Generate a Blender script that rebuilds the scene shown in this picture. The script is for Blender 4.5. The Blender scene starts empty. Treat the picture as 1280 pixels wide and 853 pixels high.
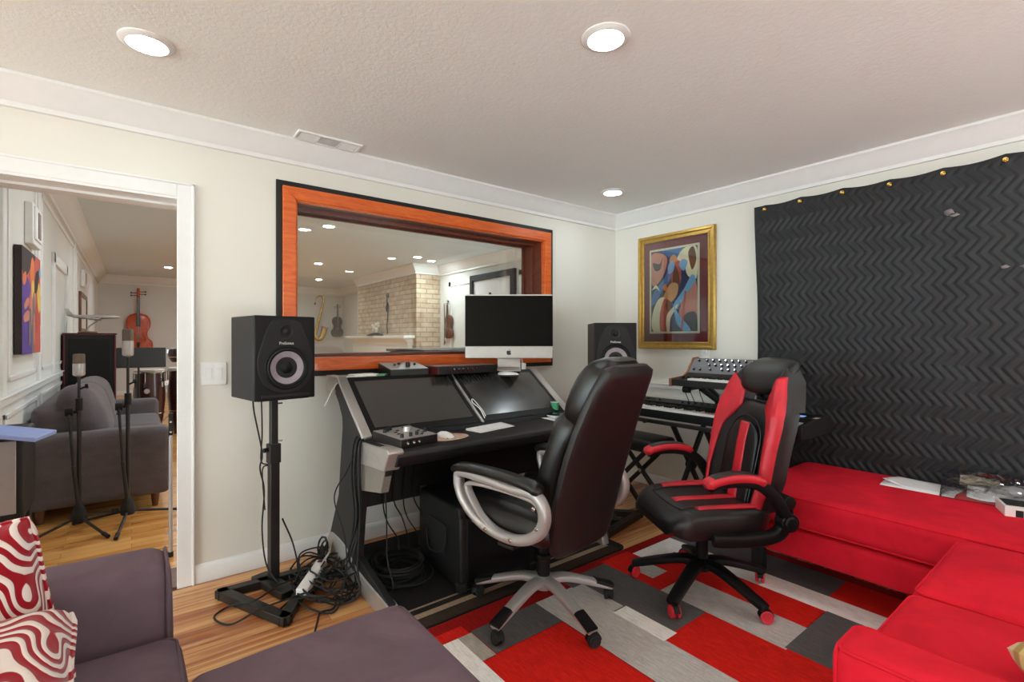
import bpy, bmesh, math, random
from mathutils import Vector, Matrix
random.seed(7)
PI = math.pi
SC = bpy.context.scene
COL = SC.collection

# ------------------------------------------------------------------ camera, world, exposure
cd = bpy.data.cameras.new('camera')
cam = bpy.data.objects.new('camera', cd)
COL.objects.link(cam)
_n = math.hypot(785, 611)
FW = Vector((611 / _n, 785 / _n, 0)); RT = Vector((785 / _n, -611 / _n, 0))
cam.matrix_world = Matrix(((RT.x, 0, -FW.x, 0), (RT.y, 0, -FW.y, 0), (0, 1, 0, 1.291), (0, 0, 0, 1)))
cd.sensor_width = 36; cd.lens = 36 * 611 / 1280; cd.shift_y = -2.5 / 1280; cd.clip_start = 0.05
SC.camera = cam
SC.view_settings.view_transform = 'Standard'; SC.view_settings.look = 'None'
SC.view_settings.gamma = 1; SC.view_settings.use_curve_mapping = False
SC.view_settings.exposure = 0.0
SC.cycles.use_denoising = True
SC.cycles.max_bounces = 10; SC.cycles.diffuse_bounces = 6; SC.cycles.transparent_max_bounces = 12
SC.cycles.caustics_reflective = False; SC.cycles.caustics_refractive = False
SC.cycles.sample_clamp_indirect = 6
wd = bpy.data.worlds.new('world'); SC.world = wd; wd.use_nodes = True
wd.node_tree.nodes['Background'].inputs[0].default_value = (0.80, 0.96, 1.0, 1)
wd.node_tree.nodes['Background'].inputs[1].default_value = 8.8
LAMP = 86.0      # emission of every recessed lamp in the studio
LAMP_LIVE = 400.0

# ------------------------------------------------------------------ materials
def lin(c):
    return tuple(((v / 255) / 12.92 if v / 255 <= .04045 else ((v / 255 + .055) / 1.055) ** 2.4) for v in c)
class NT:
    def __init__(s, m): s.t = m.node_tree; s.n = s.t.nodes; s.l = s.t.links; s.b = s.n['Principled BSDF']
    def new(s, typ, **kw):
        n = s.n.new(typ)
        for k, v in kw.items(): setattr(n, k, v)
        return n
    def link(s, a, b): s.l.new(a, b)
    def coord(s, scale=(1, 1, 1), rot=(0, 0, 0), out='Object'):
        c = s.new('ShaderNodeTexCoord'); m = s.new('ShaderNodeMapping')
        m.inputs['Scale'].default_value = scale; m.inputs['Rotation'].default_value = rot
        s.link(c.outputs[out], m.inputs['Vector']); return m.outputs['Vector']
    def noise(s, vec, scale, detail=3, rough=.5, dist=0):
        n = s.new('ShaderNodeTexNoise'); n.inputs['Scale'].default_value = scale; n.inputs['Detail'].default_value = detail
        n.inputs['Roughness'].default_value = rough; n.inputs['Distortion'].default_value = dist
        s.link(vec, n.inputs['Vector']); return n.outputs['Fac']
    def ramp(s, fac, stops, interp='LINEAR'):
        r = s.new('ShaderNodeValToRGB'); e = r.color_ramp.elements; r.color_ramp.interpolation = interp
        while len(e) < len(stops): e.new(.5)
        for i, (p, c) in enumerate(stops): e[i].position = p; e[i].color = tuple(c) + (1,)
        s.link(fac, r.inputs['Fac']); return r.outputs['Color']
    def mix(s, fac, a, b, mode='MIX'):
        m = s.new('ShaderNodeMix', data_type='RGBA', blend_type=mode)
        for i, v in ((0, fac), (6, a), (7, b)):
            if isinstance(v, (int, float)): m.inputs[i].default_value = v
            elif isinstance(v, tuple): m.inputs[i].default_value = v + (1,)
            else: s.link(v, m.inputs[i])
        return m.outputs[2]
    def bump(s, h, strength=.3, dist=.01):
        b = s.new('ShaderNodeBump'); b.inputs['Strength'].default_value = strength; b.inputs['Distance'].default_value = dist
        s.link(h, b.inputs['Height']); s.link(b.outputs['Normal'], s.b.inputs['Normal'])
    def math(s, op, a, b=None):
        m = s.new('ShaderNodeMath', operation=op)
        for i, v in enumerate((a, b)):
            if v is None: continue
            if isinstance(v, (int, float)): m.inputs[i].default_value = v
            else: s.link(v, m.inputs[i])
        return m.outputs[0]
def base(name, c, rough=.5, metal=0, sheen=0, coat=0, spec=.5):
    m = bpy.data.materials.new(name); m.use_nodes = True; t = NT(m); b = t.b
    b.inputs['Base Color'].default_value = lin(c) + (1,)
    b.inputs['Roughness'].default_value = rough; b.inputs['Metallic'].default_value = metal
    b.inputs['Sheen Weight'].default_value = sheen; b.inputs['Coat Weight'].default_value = coat
    b.inputs['Specular IOR Level'].default_value = spec
    return m, t
def mk(name, c, rough=.5, metal=0, var=.06, scale=18, bump=0, bscale=200, sheen=0, coat=0, spec=.5, sc3=(1, 1, 1), bdist=.002):
    """plain surface with a little procedural variation and an optional fine bump"""
    m, t = base(name, c, rough, metal, sheen, coat, spec)
    v = t.coord(sc3); f = t.noise(v, scale, 4)
    a = lin(c); lo = tuple(x * (1 - var) for x in a); hi = tuple(min(1, x * (1 + var)) for x in a)
    t.link(t.ramp(f, [(.3, lo), (.7, hi)]), t.b.inputs['Base Color'])
    if bump: t.bump(t.noise(v, bscale, 3), bump, bdist)
    return m
def emit(name, c, s):
    m, t = base(name, c); t.b.inputs['Emission Color'].default_value = tuple(c_ / 255 for c_ in c) + (1,)
    t.b.inputs['Emission Strength'].default_value = s; return m
M = {}
def wallpaint(name, c, bs=.12):
    m, t = base(name, c, .75, spec=.25); v = t.coord()
    a = lin(c); t.link(t.ramp(t.noise(v, 1.3, 3), [(.3, tuple(x * .97 for x in a)), (.7, tuple(min(1, x * 1.02) for x in a))]), t.b.inputs['Base Color'])
    t.bump(t.noise(v, 140, 2), bs, .002); return m
M['wall'] = wallpaint('sage_wall_paint', (225, 221, 211))
M['live_wall'] = wallpaint('grey_wall_paint', (218, 216, 211))
M['trim'] = mk('white_trim_paint', (230, 229, 227), .4, var=.015)
def ceil_mat(name='knockdown_ceiling', c=(240, 242, 239)):
    m, t = base(name, c, .85, spec=.2); v = t.coord()
    n1 = t.noise(v, 48, 5, .6, .6); h = t.ramp(n1, [(.42, (0, 0, 0)), (.58, (1, 1, 1))])
    t.bump(h, .16, .005)
    t.link(t.mix(t.math('MULTIPLY', t.noise(v, .9, 2), .12), lin(c), lin(tuple(x * .955 for x in c))), t.b.inputs['Base Color']); return m
M['ceil'] = ceil_mat(); M['live_ceil'] = ceil_mat('live_room_ceiling', (218, 229, 236))
def wood_floor(name, cols, row, length, streak, rough=.32, sat=1):
    m, t = base(name, cols[0], rough, coat=.15); v = t.coord()
    br = t.new('ShaderNodeTexBrick'); br.offset = .37; br.squash = 1
    for k, x in (('Scale', 1.0), ('Mortar Size', .0012), ('Mortar Smooth', .3), ('Bias', 0), ('Brick Width', length), ('Row Height', row)): br.inputs[k].default_value = x
    br.inputs['Color1'].default_value = (0, 0, 0, 1); br.inputs['Color2'].default_value = (1, 1, 1, 1); br.inputs['Mortar'].default_value = (.3, .3, .3, 1)
    t.link(v, br.inputs['Vector'])
    plank = t.new('ShaderNodeRGBToBW'); t.link(br.outputs['Color'], plank.inputs[0])
    # grain: stretched along X, shifted per plank
    sep = t.new('ShaderNodeSeparateXYZ'); t.link(v, sep.inputs[0])
    comb = t.new('ShaderNodeCombineXYZ')
    t.link(t.math('ADD', t.math('MULTIPLY', sep.outputs[0], 1.1), t.math('MULTIPLY', plank.outputs[0], 37.0)), comb.inputs[0])
    t.link(t.math('MULTIPLY', sep.outputs[1], streak), comb.inputs[1])
    t.link(t.math('MULTIPLY', plank.outputs[0], 11.0), comb.inputs[2])
    g = t.noise(comb.outputs[0], 1.6, 6, .62, .5)
    f = t.math('ADD', t.math('MULTIPLY', g, .80), t.math('MULTIPLY', plank.outputs[0], .36))
    stops = [(p, lin(c)) for p, c in zip((.34, .47, .58, .72), cols)]
    col = t.ramp(f, stops)
    t.link(t.mix(t.math('MULTIPLY', br.outputs['Fac'], .75), col, lin((70, 38, 18))), t.b.inputs['Base Color'])
    t.link(t.ramp(g, [(.3, (rough - .06,) * 3), (.7, (rough + .1,) * 3)]), t.b.inputs['Roughness'])
    t.bump(t.math('SUBTRACT', 1.0, br.outputs['Fac']), .25, .002); return m
M['floor'] = wood_floor('tigerwood_planks', [(112, 58, 30), (166, 98, 54), (186, 118, 68), (220, 170, 112)], .095, 1.15, 22)
M['live_floor'] = wood_floor('honey_oak_planks', [(184, 116, 54), (204, 138, 70), (214, 150, 80), (226, 168, 98)], .075, .9, 16, .3)
M['orange'] = None
def wood(name, c1, c2, sc=(1, 1, 1), rough=.35, coat=.3, scale=6, knots=False):
    m, t = base(name, c1, rough, coat=coat); v = t.coord(sc)
    f = t.noise(v, scale, 6, .6, .8); t.link(t.ramp(f, [(.3, lin(c1)), (.7, lin(c2))]), t.b.inputs['Base Color']); return m
M['orange'] = wood('orange_pine', (198, 80, 20), (226, 110, 38), (1.2, 6, 9))
M['redwood'] = wood('dark_red_wood', (92, 40, 26), (122, 58, 36), (3, 3, 3))
M['walnut'] = wood('walnut_cheek', (120, 72, 40), (160, 104, 62), (6, 6, 2))
M['cello'] = wood('cello_varnish', (176, 60, 18), (206, 84, 30), (3, 3, 1), .25, .6)
M['brownwood'] = wood('brown_wood', (84, 46, 30), (112, 66, 42), (3, 3, 1))
M['black'] = mk('matte_black', (14, 13, 13), .55, var=.1)
M['blackmetal'] = mk('black_powder_coat', (26, 23, 21), .42, var=.1, bump=.05)
M['blackplastic'] = mk('black_plastic', (15, 15, 16), .48, var=.08, spec=.25)
M['greyplastic'] = mk('charcoal_plastic', (36, 35, 35), .55, var=.06, spec=.25)
M['vinyl'] = mk('dark_grey_vinyl', (33, 31, 31), .5, var=.06, bump=.06, bscale=400, spec=.35)
M['rubber'] = mk('black_rubber', (20, 20, 20), .7)
M['chrome'] = mk('chrome', (205, 205, 208), .2, 1, var=.02)
M['silver'] = mk('brushed_silver', (188, 184, 183), .38, .5, var=.04)
M['alu'] = mk('satin_aluminium', (188, 184, 180), .38, .6, var=.04)
M['white'] = mk('white_plastic', (232, 231, 228), .4, var=.02)
M['paper'] = mk('white_paper', (236, 235, 236), .8, var=.02)
M['gold'] = mk('gilded_frame', (192, 156, 82), .34, .75, var=.12, scale=30)
M['brass'] = mk('brass', (206, 168, 92), .25, 1, var=.05)
M['maroon'] = mk('maroon_mat_board', (114, 36, 46), .75, var=.04)
M['cream'] = mk('cream_mat_edge', (226, 214, 186), .75, var=.03)
M['screen'] = mk('dark_touch_glass', (46, 44, 41), .2, var=.03, spec=.95)
M['imacglass'] = mk('black_display_glass', (7, 7, 7), .04, var=.02, spec=.1)
M['redpanel'] = mk('dark_red_panel', (92, 26, 30), .4, .3)
M['ledblue'] = emit('blue_lcd', (80, 130, 235), .7)
M['lamp'] = emit('lamp_diffuser', (218, 243, 255), LAMP)
M['lamp_live'] = emit('live_lamp_diffuser', (216, 242, 255), LAMP_LIVE)
def leather(name, c, rough=.33):
    m, t = base(name, c, rough, spec=.55); v = t.coord()
    vo = t.new('ShaderNodeTexVoronoi', feature='DISTANCE_TO_EDGE'); vo.inputs['Scale'].default_value = 260; t.link(v, vo.inputs['Vector'])
    f = t.noise(v, 9, 4); a = lin(c)
    t.link(t.ramp(f, [(.3, tuple(x * .85 for x in a)), (.7, tuple(x * 1.2 for x in a))]), t.b.inputs['Base Color'])
    h = t.math('ADD', t.math('MULTIPLY', vo.outputs['Distance'], 1.2), t.math('MULTIPLY', t.noise(v, 12, 3), .8))
    t.bump(h, .18, .004); return m
M['leather'] = leather('black_bonded_leather', (15, 14, 14), .29)
M['pu_black'] = leather('black_faux_leather', (24, 23, 24), .38)
M['pu_red'] = leather('red_faux_leather', (206, 34, 50), .42)
M['shell'] = leather('dark_oxblood_leather', (22, 15, 15), .45)
def micro(name, c, lo=.82, hi=1.15, sc=5):
    m, t = base(name, c, .9, sheen=.2, spec=.2); t.b.inputs['Sheen Roughness'].default_value = .4; t.b.inputs['Sheen Tint'].default_value = tuple(min(1, x * 1.6) for x in lin(c)) + (1,)
    v = t.coord(); f = t.noise(v, sc, 5, .6, .6); a = lin(c)
    t.link(t.ramp(f, [(.32, tuple(x * lo for x in a)), (.68, tuple(min(1, x * hi) for x in a))]), t.b.inputs['Base Color'])
    t.bump(t.noise(v, 420, 2), .12, .002); return m
M['redsofa'] = micro('red_microfibre', (222, 30, 50), .85, 1.12)
M['mauve'] = micro('mauve_microfibre', (108, 90, 99), .82, 1.15)
def weave(name, c):
    m, t = base(name, c, .9, sheen=.2, spec=.15); v = t.coord((1, 1, 2.2)); a = lin(c)
    f = t.math('ADD', t.math('MULTIPLY', t.noise(v, 120, 3), .6), t.math('MULTIPLY', t.noise(v, 7, 3), .4))
    t.link(t.ramp(f, [(.35, tuple(x * .75 for x in a)), (.65, tuple(x * 1.25 for x in a))]), t.b.inputs['Base Color'])
    t.bump(t.noise(v, 300, 2), .2, .003); return m
M['greysofa'] = weave('grey_woven_upholstery', (92, 84, 86))
def rugm(name, c):
    m, t = base(name, c, .95, spec=.1); v = t.coord((34, 5, 1)); a = lin(c)
    f = t.math('ADD', t.math('MULTIPLY', t.noise(v, 3.2, 5, .65), .75), t.math('MULTIPLY', t.noise(t.coord(), 160, 2), .25))
    t.link(t.ramp(f, [(.3, tuple(x * .74 for x in a)), (.52, a), (.72, tuple(min(1, x * 1.3) for x in a))]), t.b.inputs['Base Color'])
    t.bump(t.noise(t.coord((220, 60, 1)), 1.5, 3), .4, .004); return m
M['rug_red'] = rugm('rug_red_pile', (214, 36, 27)); M['rug_white'] = rugm('rug_pale_pile', (248, 244, 238))
M['rug_grey'] = rugm('rug_grey_pile', (196, 191, 186)); M['rug_dark'] = rugm('rug_charcoal_pile', (96, 94, 94))
M['rug_beige'] = rugm('rug_beige_pile', (176, 168, 156)); M['rug_border'] = rugm('rug_dark_red_pile', (150, 26, 24))
M['mat_black'] = rugm('black_mat_pile', (44, 42, 42)); M['mat_beige'] = rugm('beige_mat_stripe', (168, 148, 124)); M['mat_brown'] = rugm('brown_mat_stripe', (66, 54, 46))
def zebra():
    m, t = base('red_maze_cushion_fabric', (150, 20, 30), .95, sheen=.3, spec=.1); v = t.coord()
    w = t.new('ShaderNodeTexWave', wave_type='BANDS', bands_direction='DIAGONAL'); w.inputs['Scale'].default_value = 17
    w.inputs['Distortion'].default_value = 16; w.inputs['Detail'].default_value = .4; w.inputs['Detail Scale'].default_value = .55
    t.link(v, w.inputs['Vector'])
    t.link(t.ramp(w.outputs['Fac'], [(.50, lin((150, 16, 30))), (.60, lin((228, 214, 206)))]), t.b.inputs['Base Color'])
    t.bump(w.outputs['Fac'], .5, .006); return m
M['zebra'] = zebra()
M['quilt'] = mk('black_quilted_polyester', (36, 35, 37), .56, var=.1, bump=.12, bscale=500, spec=.35)
def brick():
    m, t = base('whitewashed_brick', (200, 186, 168), .85, spec=.2); c = t.new('ShaderNodeTexCoord')
    s = t.new('ShaderNodeSeparateXYZ'); t.link(c.outputs['Object'], s.inputs[0]); k = t.new('ShaderNodeCombineXYZ')
    t.link(t.math('ADD', s.outputs[0], s.outputs[1]), k.inputs[0]); t.link(s.outputs[2], k.inputs[1])
    b = t.new('ShaderNodeTexBrick'); t.link(k.outputs[0], b.inputs['Vector'])
    for n_, x in (('Scale', 1), ('Mortar Size', .012), ('Brick Width', .27), ('Row Height', .095)): b.inputs[n_].default_value = x
    b.inputs['Color1'].default_value = lin((206, 186, 160)) + (1,); b.inputs['Color2'].default_value = lin((180, 152, 124)) + (1,)
    b.inputs['Mortar'].default_value = lin((138, 122, 106)) + (1,)
    t.link(t.mix(.35, b.outputs['Color'], t.ramp(t.noise(k.outputs[0], 6, 4), [(.3, lin((168, 140, 112))), (.7, lin((226, 212, 192)))])), t.b.inputs['Base Color'])
    t.bump(t.math('SUBTRACT', 1.0, b.outputs['Fac']), .5, .01); return m
M['brick'] = brick()
def glass(name, tint=(.95, .97, .95), k=1.0):
    m = bpy.data.materials.new(name); m.use_nodes = True; n = m.node_tree.nodes; l = m.node_tree.links; n.clear()
    o = n.new('ShaderNodeOutputMaterial'); mx = n.new('ShaderNodeMixShader'); tr = n.new('ShaderNodeBsdfTransparent'); g = n.new('ShaderNodeBsdfGlossy')
    fr = n.new('ShaderNodeFresnel'); fr.inputs['IOR'].default_value = 1.5; mu = n.new('ShaderNodeMath'); mu.operation = 'MULTIPLY'; mu.inputs[1].default_value = k
    tr.inputs['Color'].default_value = tint + (1,); g.inputs['Roughness'].default_value = .015
    l.new(fr.outputs[0], mu.inputs[0]); l.new(mu.outputs[0], mx.inputs[0]); l.new(tr.outputs[0], mx.inputs[1]); l.new(g.outputs[0], mx.inputs[2]); l.new(mx.outputs[0], o.inputs[0]); return m
M['glass'] = glass('studio_glass', k=1.1)
M['plasticbag'] = glass('clear_plastic_film', (.96, .96, .97), 2.6)
M['synthgrey'] = mk('grey_synth_panel', (112, 112, 116), .5, var=.04)
M['gusset'] = mk('warm_grey_panel', (128, 122, 114), .45, var=.05)
M['padtan'] = mk('tan_pad', (196, 168, 148), .7, var=.2, scale=30)
M['meshgrey'] = mk('bronze_grey_mesh', (112, 98, 86), .6, .3, bump=.4, bscale=900)
M['drum'] = mk('drum_skin', (222, 216, 204), .6, var=.03)
M['conga'] = wood('dark_red_stave', (52, 22, 20), (74, 32, 28), (8, 8, 1), .28, .5)
M['bluecover'] = mk('pale_blue_cover', (146, 166, 222), .5)
for k_, c_ in dict(p_blue=(70, 112, 170), p_sky=(120, 170, 215), p_red=(196, 84, 70), p_rose=(206, 130, 112), p_dark=(44, 30, 32), p_tan=(206, 150, 104), p_cream=(238, 222, 190),
                   p_brown=(112, 62, 44), p_navy=(40, 44, 84), p_purple=(90, 62, 150), p_orange=(226, 120, 64), p_yellow=(226, 190, 90), p_grey=(120, 112, 112)).items():
    M[k_] = mk('painted_' + k_[2:], c_, .6, var=.12, scale=9)

# ------------------------------------------------------------------ mesh builder
def spline(pts, n=8, closed=False):
    P = [Vector(p) for p in pts]; L = len(P); out = []
    segs = L if closed else L - 1
    for i in range(segs):
        p0 = P[(i - 1) % L] if closed or i > 0 else P[0] * 2 - P[1]
        p1 = P[i]; p2 = P[(i + 1) % L]
        p3 = P[(i + 2) % L] if closed or i + 2 < L else P[-1] * 2 - P[-2]
        for k in range(n):
            t = k / n
            out.append(.5 * ((2 * p1) + (p2 - p0) * t + (2 * p0 - 5 * p1 + 4 * p2 - p3) * t * t + (3 * p1 - p0 - 3 * p2 + p3) * t ** 3))
    if not closed: out.append(P[-1].copy())
    return out
class MB:
    def __init__(s): s.bm = bmesh.new(); s.mi = 0
    def face(s, vs):
        try:
            f = s.bm.faces.new(vs); f.material_index = s.mi; f.smooth = True; return f
        except ValueError: return None
    def box(s, c, sz, R=None):
        c = Vector(c); h = Vector(sz) / 2; v = []
        for x, y, z in ((-1, -1, -1), (1, -1, -1), (1, 1, -1), (-1, 1, -1), (-1, -1, 1), (1, -1, 1), (1, 1, 1), (-1, 1, 1)):
            p = Vector((x * h.x, y * h.y, z * h.z))
            v.append(s.bm.verts.new(c + (R @ p if R else p)))
        for q in ((3, 2, 1, 0), (4, 5, 6, 7), (0, 1, 5, 4), (1, 2, 6, 5), (2, 3, 7, 6), (3, 0, 4, 7)): s.face([v[i] for i in q])
        return s
    def lohi(s, lo, hi):
        lo = Vector(lo); hi = Vector(hi); return s.box((lo + hi) / 2, hi - lo)
    def rings(s, rings, cap=True, closed=False):
        R = [[s.bm.verts.new(p) for p in r] for r in rings]; n = len(R[0])
        for a, b in zip(R, R[1:] + (R[:1] if closed else [])):
            for i in range(n): s.face((a[i], a[(i + 1) % n], b[(i + 1) % n], b[i]))
        if cap and not closed:
            s.face(R[0][::-1]); s.face(R[-1])
        return s
    def cyl(s, p0, p1, r0, r1=None, n=16, cap=True):
        p0 = Vector(p0); p1 = Vector(p1); r1 = r0 if r1 is None else r1
        q = (p1 - p0).to_track_quat('Z', 'Y').to_matrix()
        return s.rings([[p + q @ Vector((r * math.cos(2 * PI * i / n), r * math.sin(2 * PI * i / n), 0)) for i in range(n)] for p, r in ((p0, r0), (p1, r1))], cap)
    def lathe(s, prof, c=(0, 0, 0), R=None, n=28, cap=True):
        c = Vector(c); rr = []
        for r, z in prof:
            rr.append([c + ((R @ Vector((r * math.cos(2 * PI * i / n), r * math.sin(2 * PI * i / n), z))) if R else Vector((r * math.cos(2 * PI * i / n), r * math.sin(2 * PI * i / n), z))) for i in range(n)])
        return s.rings(rr, cap)
    def sweep(s, path, a, b, up=(1, 0, 0), closed=False, n=12, e=2.0, taper=None):
        P = [Vector(p) for p in path]; up = Vector(up); L = len(P); rr = []
        for i, p in enumerate(P):
            T = (P[(i + 1) % L] - P[i - 1]) if closed else (P[min(i + 1, L - 1)] - P[max(i - 1, 0)])
            T.normalize(); N = up.cross(T)
            if N.length < 1e-5: N = Vector((0, 1, 0)).cross(T)
            N.normalize(); U = T.cross(N)
            k = taper(i / (L - 1)) if taper else 1
            ring = []
            for j in range(n):
                th = 2 * PI * j / n; cc = math.cos(th); ss = math.sin(th)
                cx = math.copysign(abs(cc) ** (2 / e), cc); sx = math.copysign(abs(ss) ** (2 / e), ss)
                ring.append(p + U * a * k * cx + N * b * k * sx)
            rr.append(ring)
        return s.rings(rr, True, closed)
    def tube(s, path, r, n=8, closed=False):
        P = [Vector(p) for p in path]; L = len(P); rr = []; N = None
        for i, p in enumerate(P):
            T = (P[(i + 1) % L] - P[i - 1]) if closed else (P[min(i + 1, L - 1)] - P[max(i - 1, 0)])
            if T.length < 1e-7: T = Vector((0, 0, 1))
            T.normalize()
            if N is None: N = T.orthogonal().normalized()
            N = N - T * N.dot(T)
            N = N.normalized() if N.length > 1e-4 else T.orthogonal().normalized()
            B = T.cross(N)
            rr.append([p + (N * math.cos(2 * PI * j / n) + B * math.sin(2 * PI * j / n)) * r for j in range(n)])
        return s.rings(rr, True, closed)
    def prism(s, poly, lo, hi, ax='x'):
        f = {'x': lambda u, v, w: (w, u, v), 'y': lambda u, v, w: (u, w, v), 'z': lambda u, v, w: (u, v, w)}[ax]
        return s.rings([[Vector(f(u, v, w)) for u, v in poly] for w in (lo, hi)])
    def grid(s, fn, nu, nv, thick=None):
        V = [[s.bm.verts.new(fn(i / nu, j / nv)) for j in range(nv + 1)] for i in range(nu + 1)]
        for i in range(nu):
            for j in range(nv): s.face((V[i][j], V[i + 1][j], V[i + 1][j + 1], V[i][j + 1]))
        return s
    def cushion(s, c, size, r, bulge=0, m=8, R=None, side=0):
        c = Vector(c); h = Vector(size) / 2; r = min(r, h.x * .98, h.y * .98, h.z * .98)
        def axis(H):
            a = [-H + r * (1 - math.cos(PI / 2 * k / 5)) for k in range(6)]
            inn = [-(H - r) + 2 * (H - r) * k / m for k in range(1, m)]
            return a + inn + [-x for x in a[::-1]]
        X, Y, Z = axis(h.x), axis(h.y), axis(h.z)
        cache = {}
        def vert(p):
            k = tuple(round(x, 6) for x in p)
            if k in cache: return cache[k]
            p = Vector(p); q = Vector([max(-(h[i] - r), min(h[i] - r, p[i])) for i in range(3)]); d = p - q
            if d.length > 1e-9: p = q + d.normalized() * r
            wx = max(0, 1 - (p.x / h.x) ** 2); wy = max(0, 1 - (p.y / h.y) ** 2); wz = max(0, 1 - (p.z / h.z) ** 2)
            if p.z > 0: p.z += bulge * (wx * wy) ** .6 * (p.z / h.z)
            if side:
                p.x += side * math.copysign(1, p.x) * (abs(p.x) / h.x) ** 3 * wz * wy ** .4
                p.y += side * math.copysign(1, p.y) * (abs(p.y) / h.y) ** 3 * wz * wx ** .4
            v = s.bm.verts.new(c + (R @ p if R else p)); cache[k] = v; return v
        def gf(A, B, f, flip):
            for i in range(len(A) - 1):
                for j in range(len(B) - 1):
                    q = [vert(f(A[i], B[j])), vert(f(A[i + 1], B[j])), vert(f(A[i + 1], B[j + 1])), vert(f(A[i], B[j + 1]))]
                    if len(set(q)) >= 3: s.face(q[::-1] if flip else q)
        for sg in (-1, 1):
            gf(X, Y, lambda a, b: (a, b, sg * h.z), sg < 0); gf(Y, Z, lambda a, b: (sg * h.x, a, b), sg < 0); gf(X, Z, lambda a, b: (a, sg * h.y, b), sg > 0)
        return s
def welt(b, c, size, r, ax='z', sg=1, rad=.005, k=.293):
    """piping laid on the rounded edge around one face of a cushion"""
    c = Vector(c); h = Vector(size) / 2; i = 'xyz'.index(ax); u, v = [q for q in range(3) if q != i]
    hu, hv, rr = h[u] - k * r, h[v] - k * r, r * (1 - k); pts = []
    for cu, cv, a0 in ((hu - rr, hv - rr, 0), (-hu + rr, hv - rr, 90), (-hu + rr, -hv + rr, 180), (hu - rr, -hv + rr, 270)):
        for q in range(7):
            a = math.radians(a0 + 15 * q); p = Vector((0, 0, 0)); p[u] = cu + rr * math.cos(a); p[v] = cv + rr * math.sin(a); p[i] = sg * (h[i] - k * r); pts.append(c + p)
    b.tube(pts, rad, 6, True); return b
def build(name, mb, mats, parent=None, bevel=0, seg=2, sub=0, angle=38, solid=0, flat=False):
    me = bpy.data.meshes.new(name); bmesh.ops.recalc_face_normals(mb.bm, faces=mb.bm.faces) if not flat else None
    mb.bm.to_mesh(me); mb.bm.free()
    for m in (mats if isinstance(mats, (list, tuple)) else [mats]): me.materials.append(M[m] if isinstance(m, str) else m)
    me.set_sharp_from_angle(angle=math.radians(angle))
    o = bpy.data.objects.new(name, me); COL.objects.link(o)
    if parent: o.parent = parent
    if solid:
        d = o.modifiers.new('solid', 'SOLIDIFY'); d.thickness = solid; d.offset = -1
    if bevel:
        b = o.modifiers.new('bevel', 'BEVEL'); b.width = bevel; b.segments = seg; b.limit_method = 'ANGLE'; b.angle_limit = math.radians(40); b.harden_normals = False
    if sub:
        d = o.modifiers.new('sub', 'SUBSURF'); d.levels = sub; d.render_levels = sub
    return o
def tag(o, label, cat, group=None):
    o['label'] = label; o['category'] = cat
    if group: o['group'] = group
    return o
def thing(name, label, cat, loc=(0, 0, 0), rz=0, group=None):
    o = bpy.data.objects.new(name, None); COL.objects.link(o); o.empty_display_size = .1
    o.location = loc; o.rotation_euler = (0, 0, math.radians(rz)); return tag(o, label, cat, group)
def one(name, mb, mats, label, cat, loc=(0, 0, 0), rz=0, group=None, **kw):
    o = build(name, mb, mats, None, **kw); o.location = loc; o.rotation_euler = (0, 0, math.radians(rz)); return tag(o, label, cat, group)
def struct(name, mb, mats, parent=None, **kw):
    o = build(name, mb, mats, parent, **kw)
    if not parent: o['kind'] = 'structure'
    return o
def text(name, body, size, mat, parent, loc, rot, extrude=.0006):
    c = bpy.data.curves.new(name + '_curve', 'FONT'); c.body = body; c.size = size; c.align_x = 'CENTER'; c.align_y = 'CENTER'; c.extrude = extrude; c.resolution_u = 3
    tmp = bpy.data.objects.new(name + '_curve', c); COL.objects.link(tmp); dg = bpy.context.evaluated_depsgraph_get(); dg.update()
    me = bpy.data.meshes.new_from_object(tmp.evaluated_get(dg)); bpy.data.objects.remove(tmp); bpy.data.curves.remove(c)
    me.materials.clear(); me.materials.append(M[mat]); o = bpy.data.objects.new(name, me); COL.objects.link(o); o.parent = parent; o.location = loc; o.rotation_euler = rot; return o
def Rx(a): return Matrix.Rotation(math.radians(a), 3, 'X')
def Ry(a): return Matrix.Rotation(math.radians(a), 3, 'Y')
def Rz(a): return Matrix.Rotation(math.radians(a), 3, 'Z')
def copy_thing(root, loc, rz, label, group=None):
    r = root.copy(); COL.objects.link(r); r.location = loc; r.rotation_euler = (0, 0, math.radians(rz)); r['label'] = label
    if group: r['group'] = group
    for ch in list(root.children):
        c = ch.copy(); COL.objects.link(c); c.parent = r
        for g in list(ch.children):
            d = g.copy(); COL.objects.link(d); d.parent = c
    return r

# ================================================================== THE ROOM
WX = 3.627; WY = 3.064; CZ = 2.44      # studio: right wall, back wall, ceiling
GY = 3.32; LZ = 2.74; LX = -0.60; LFY = 14.35; LRX = 4.90   # live room behind: back face of the wall, ceiling, left, far and right walls
struct('floor', MB().lohi((-5.4, -2.8, -.06), (WX, 3.19, 0)), 'floor')
struct('floor_live_room', MB().lohi((LX - .1, 3.19, -.06), (LRX, LFY, 0)), 'live_floor')
struct('ceiling', MB().lohi((-5.4, -2.8, CZ), (WX + .1, WY + .05, CZ + .06)), 'ceil')
struct('ceiling_live_room', MB().lohi((LX - .1, GY - .05, LZ), (LRX + .1, LFY + .1, LZ + .06)), 'live_ceil')
DX0, DX1, DZ = -.62, .214, 2.025       # door opening
WX0, WX1, WZ0, WZ1 = .757, 2.712, 1.165, 2.112   # window opening
b = MB()
b.lohi((-5.4, WY, 0), (DX0, GY, LZ)); b.lohi((DX0, WY, DZ), (DX1, GY, LZ)); b.lohi((DX1, WY, 0), (WX0, GY, LZ))
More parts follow.
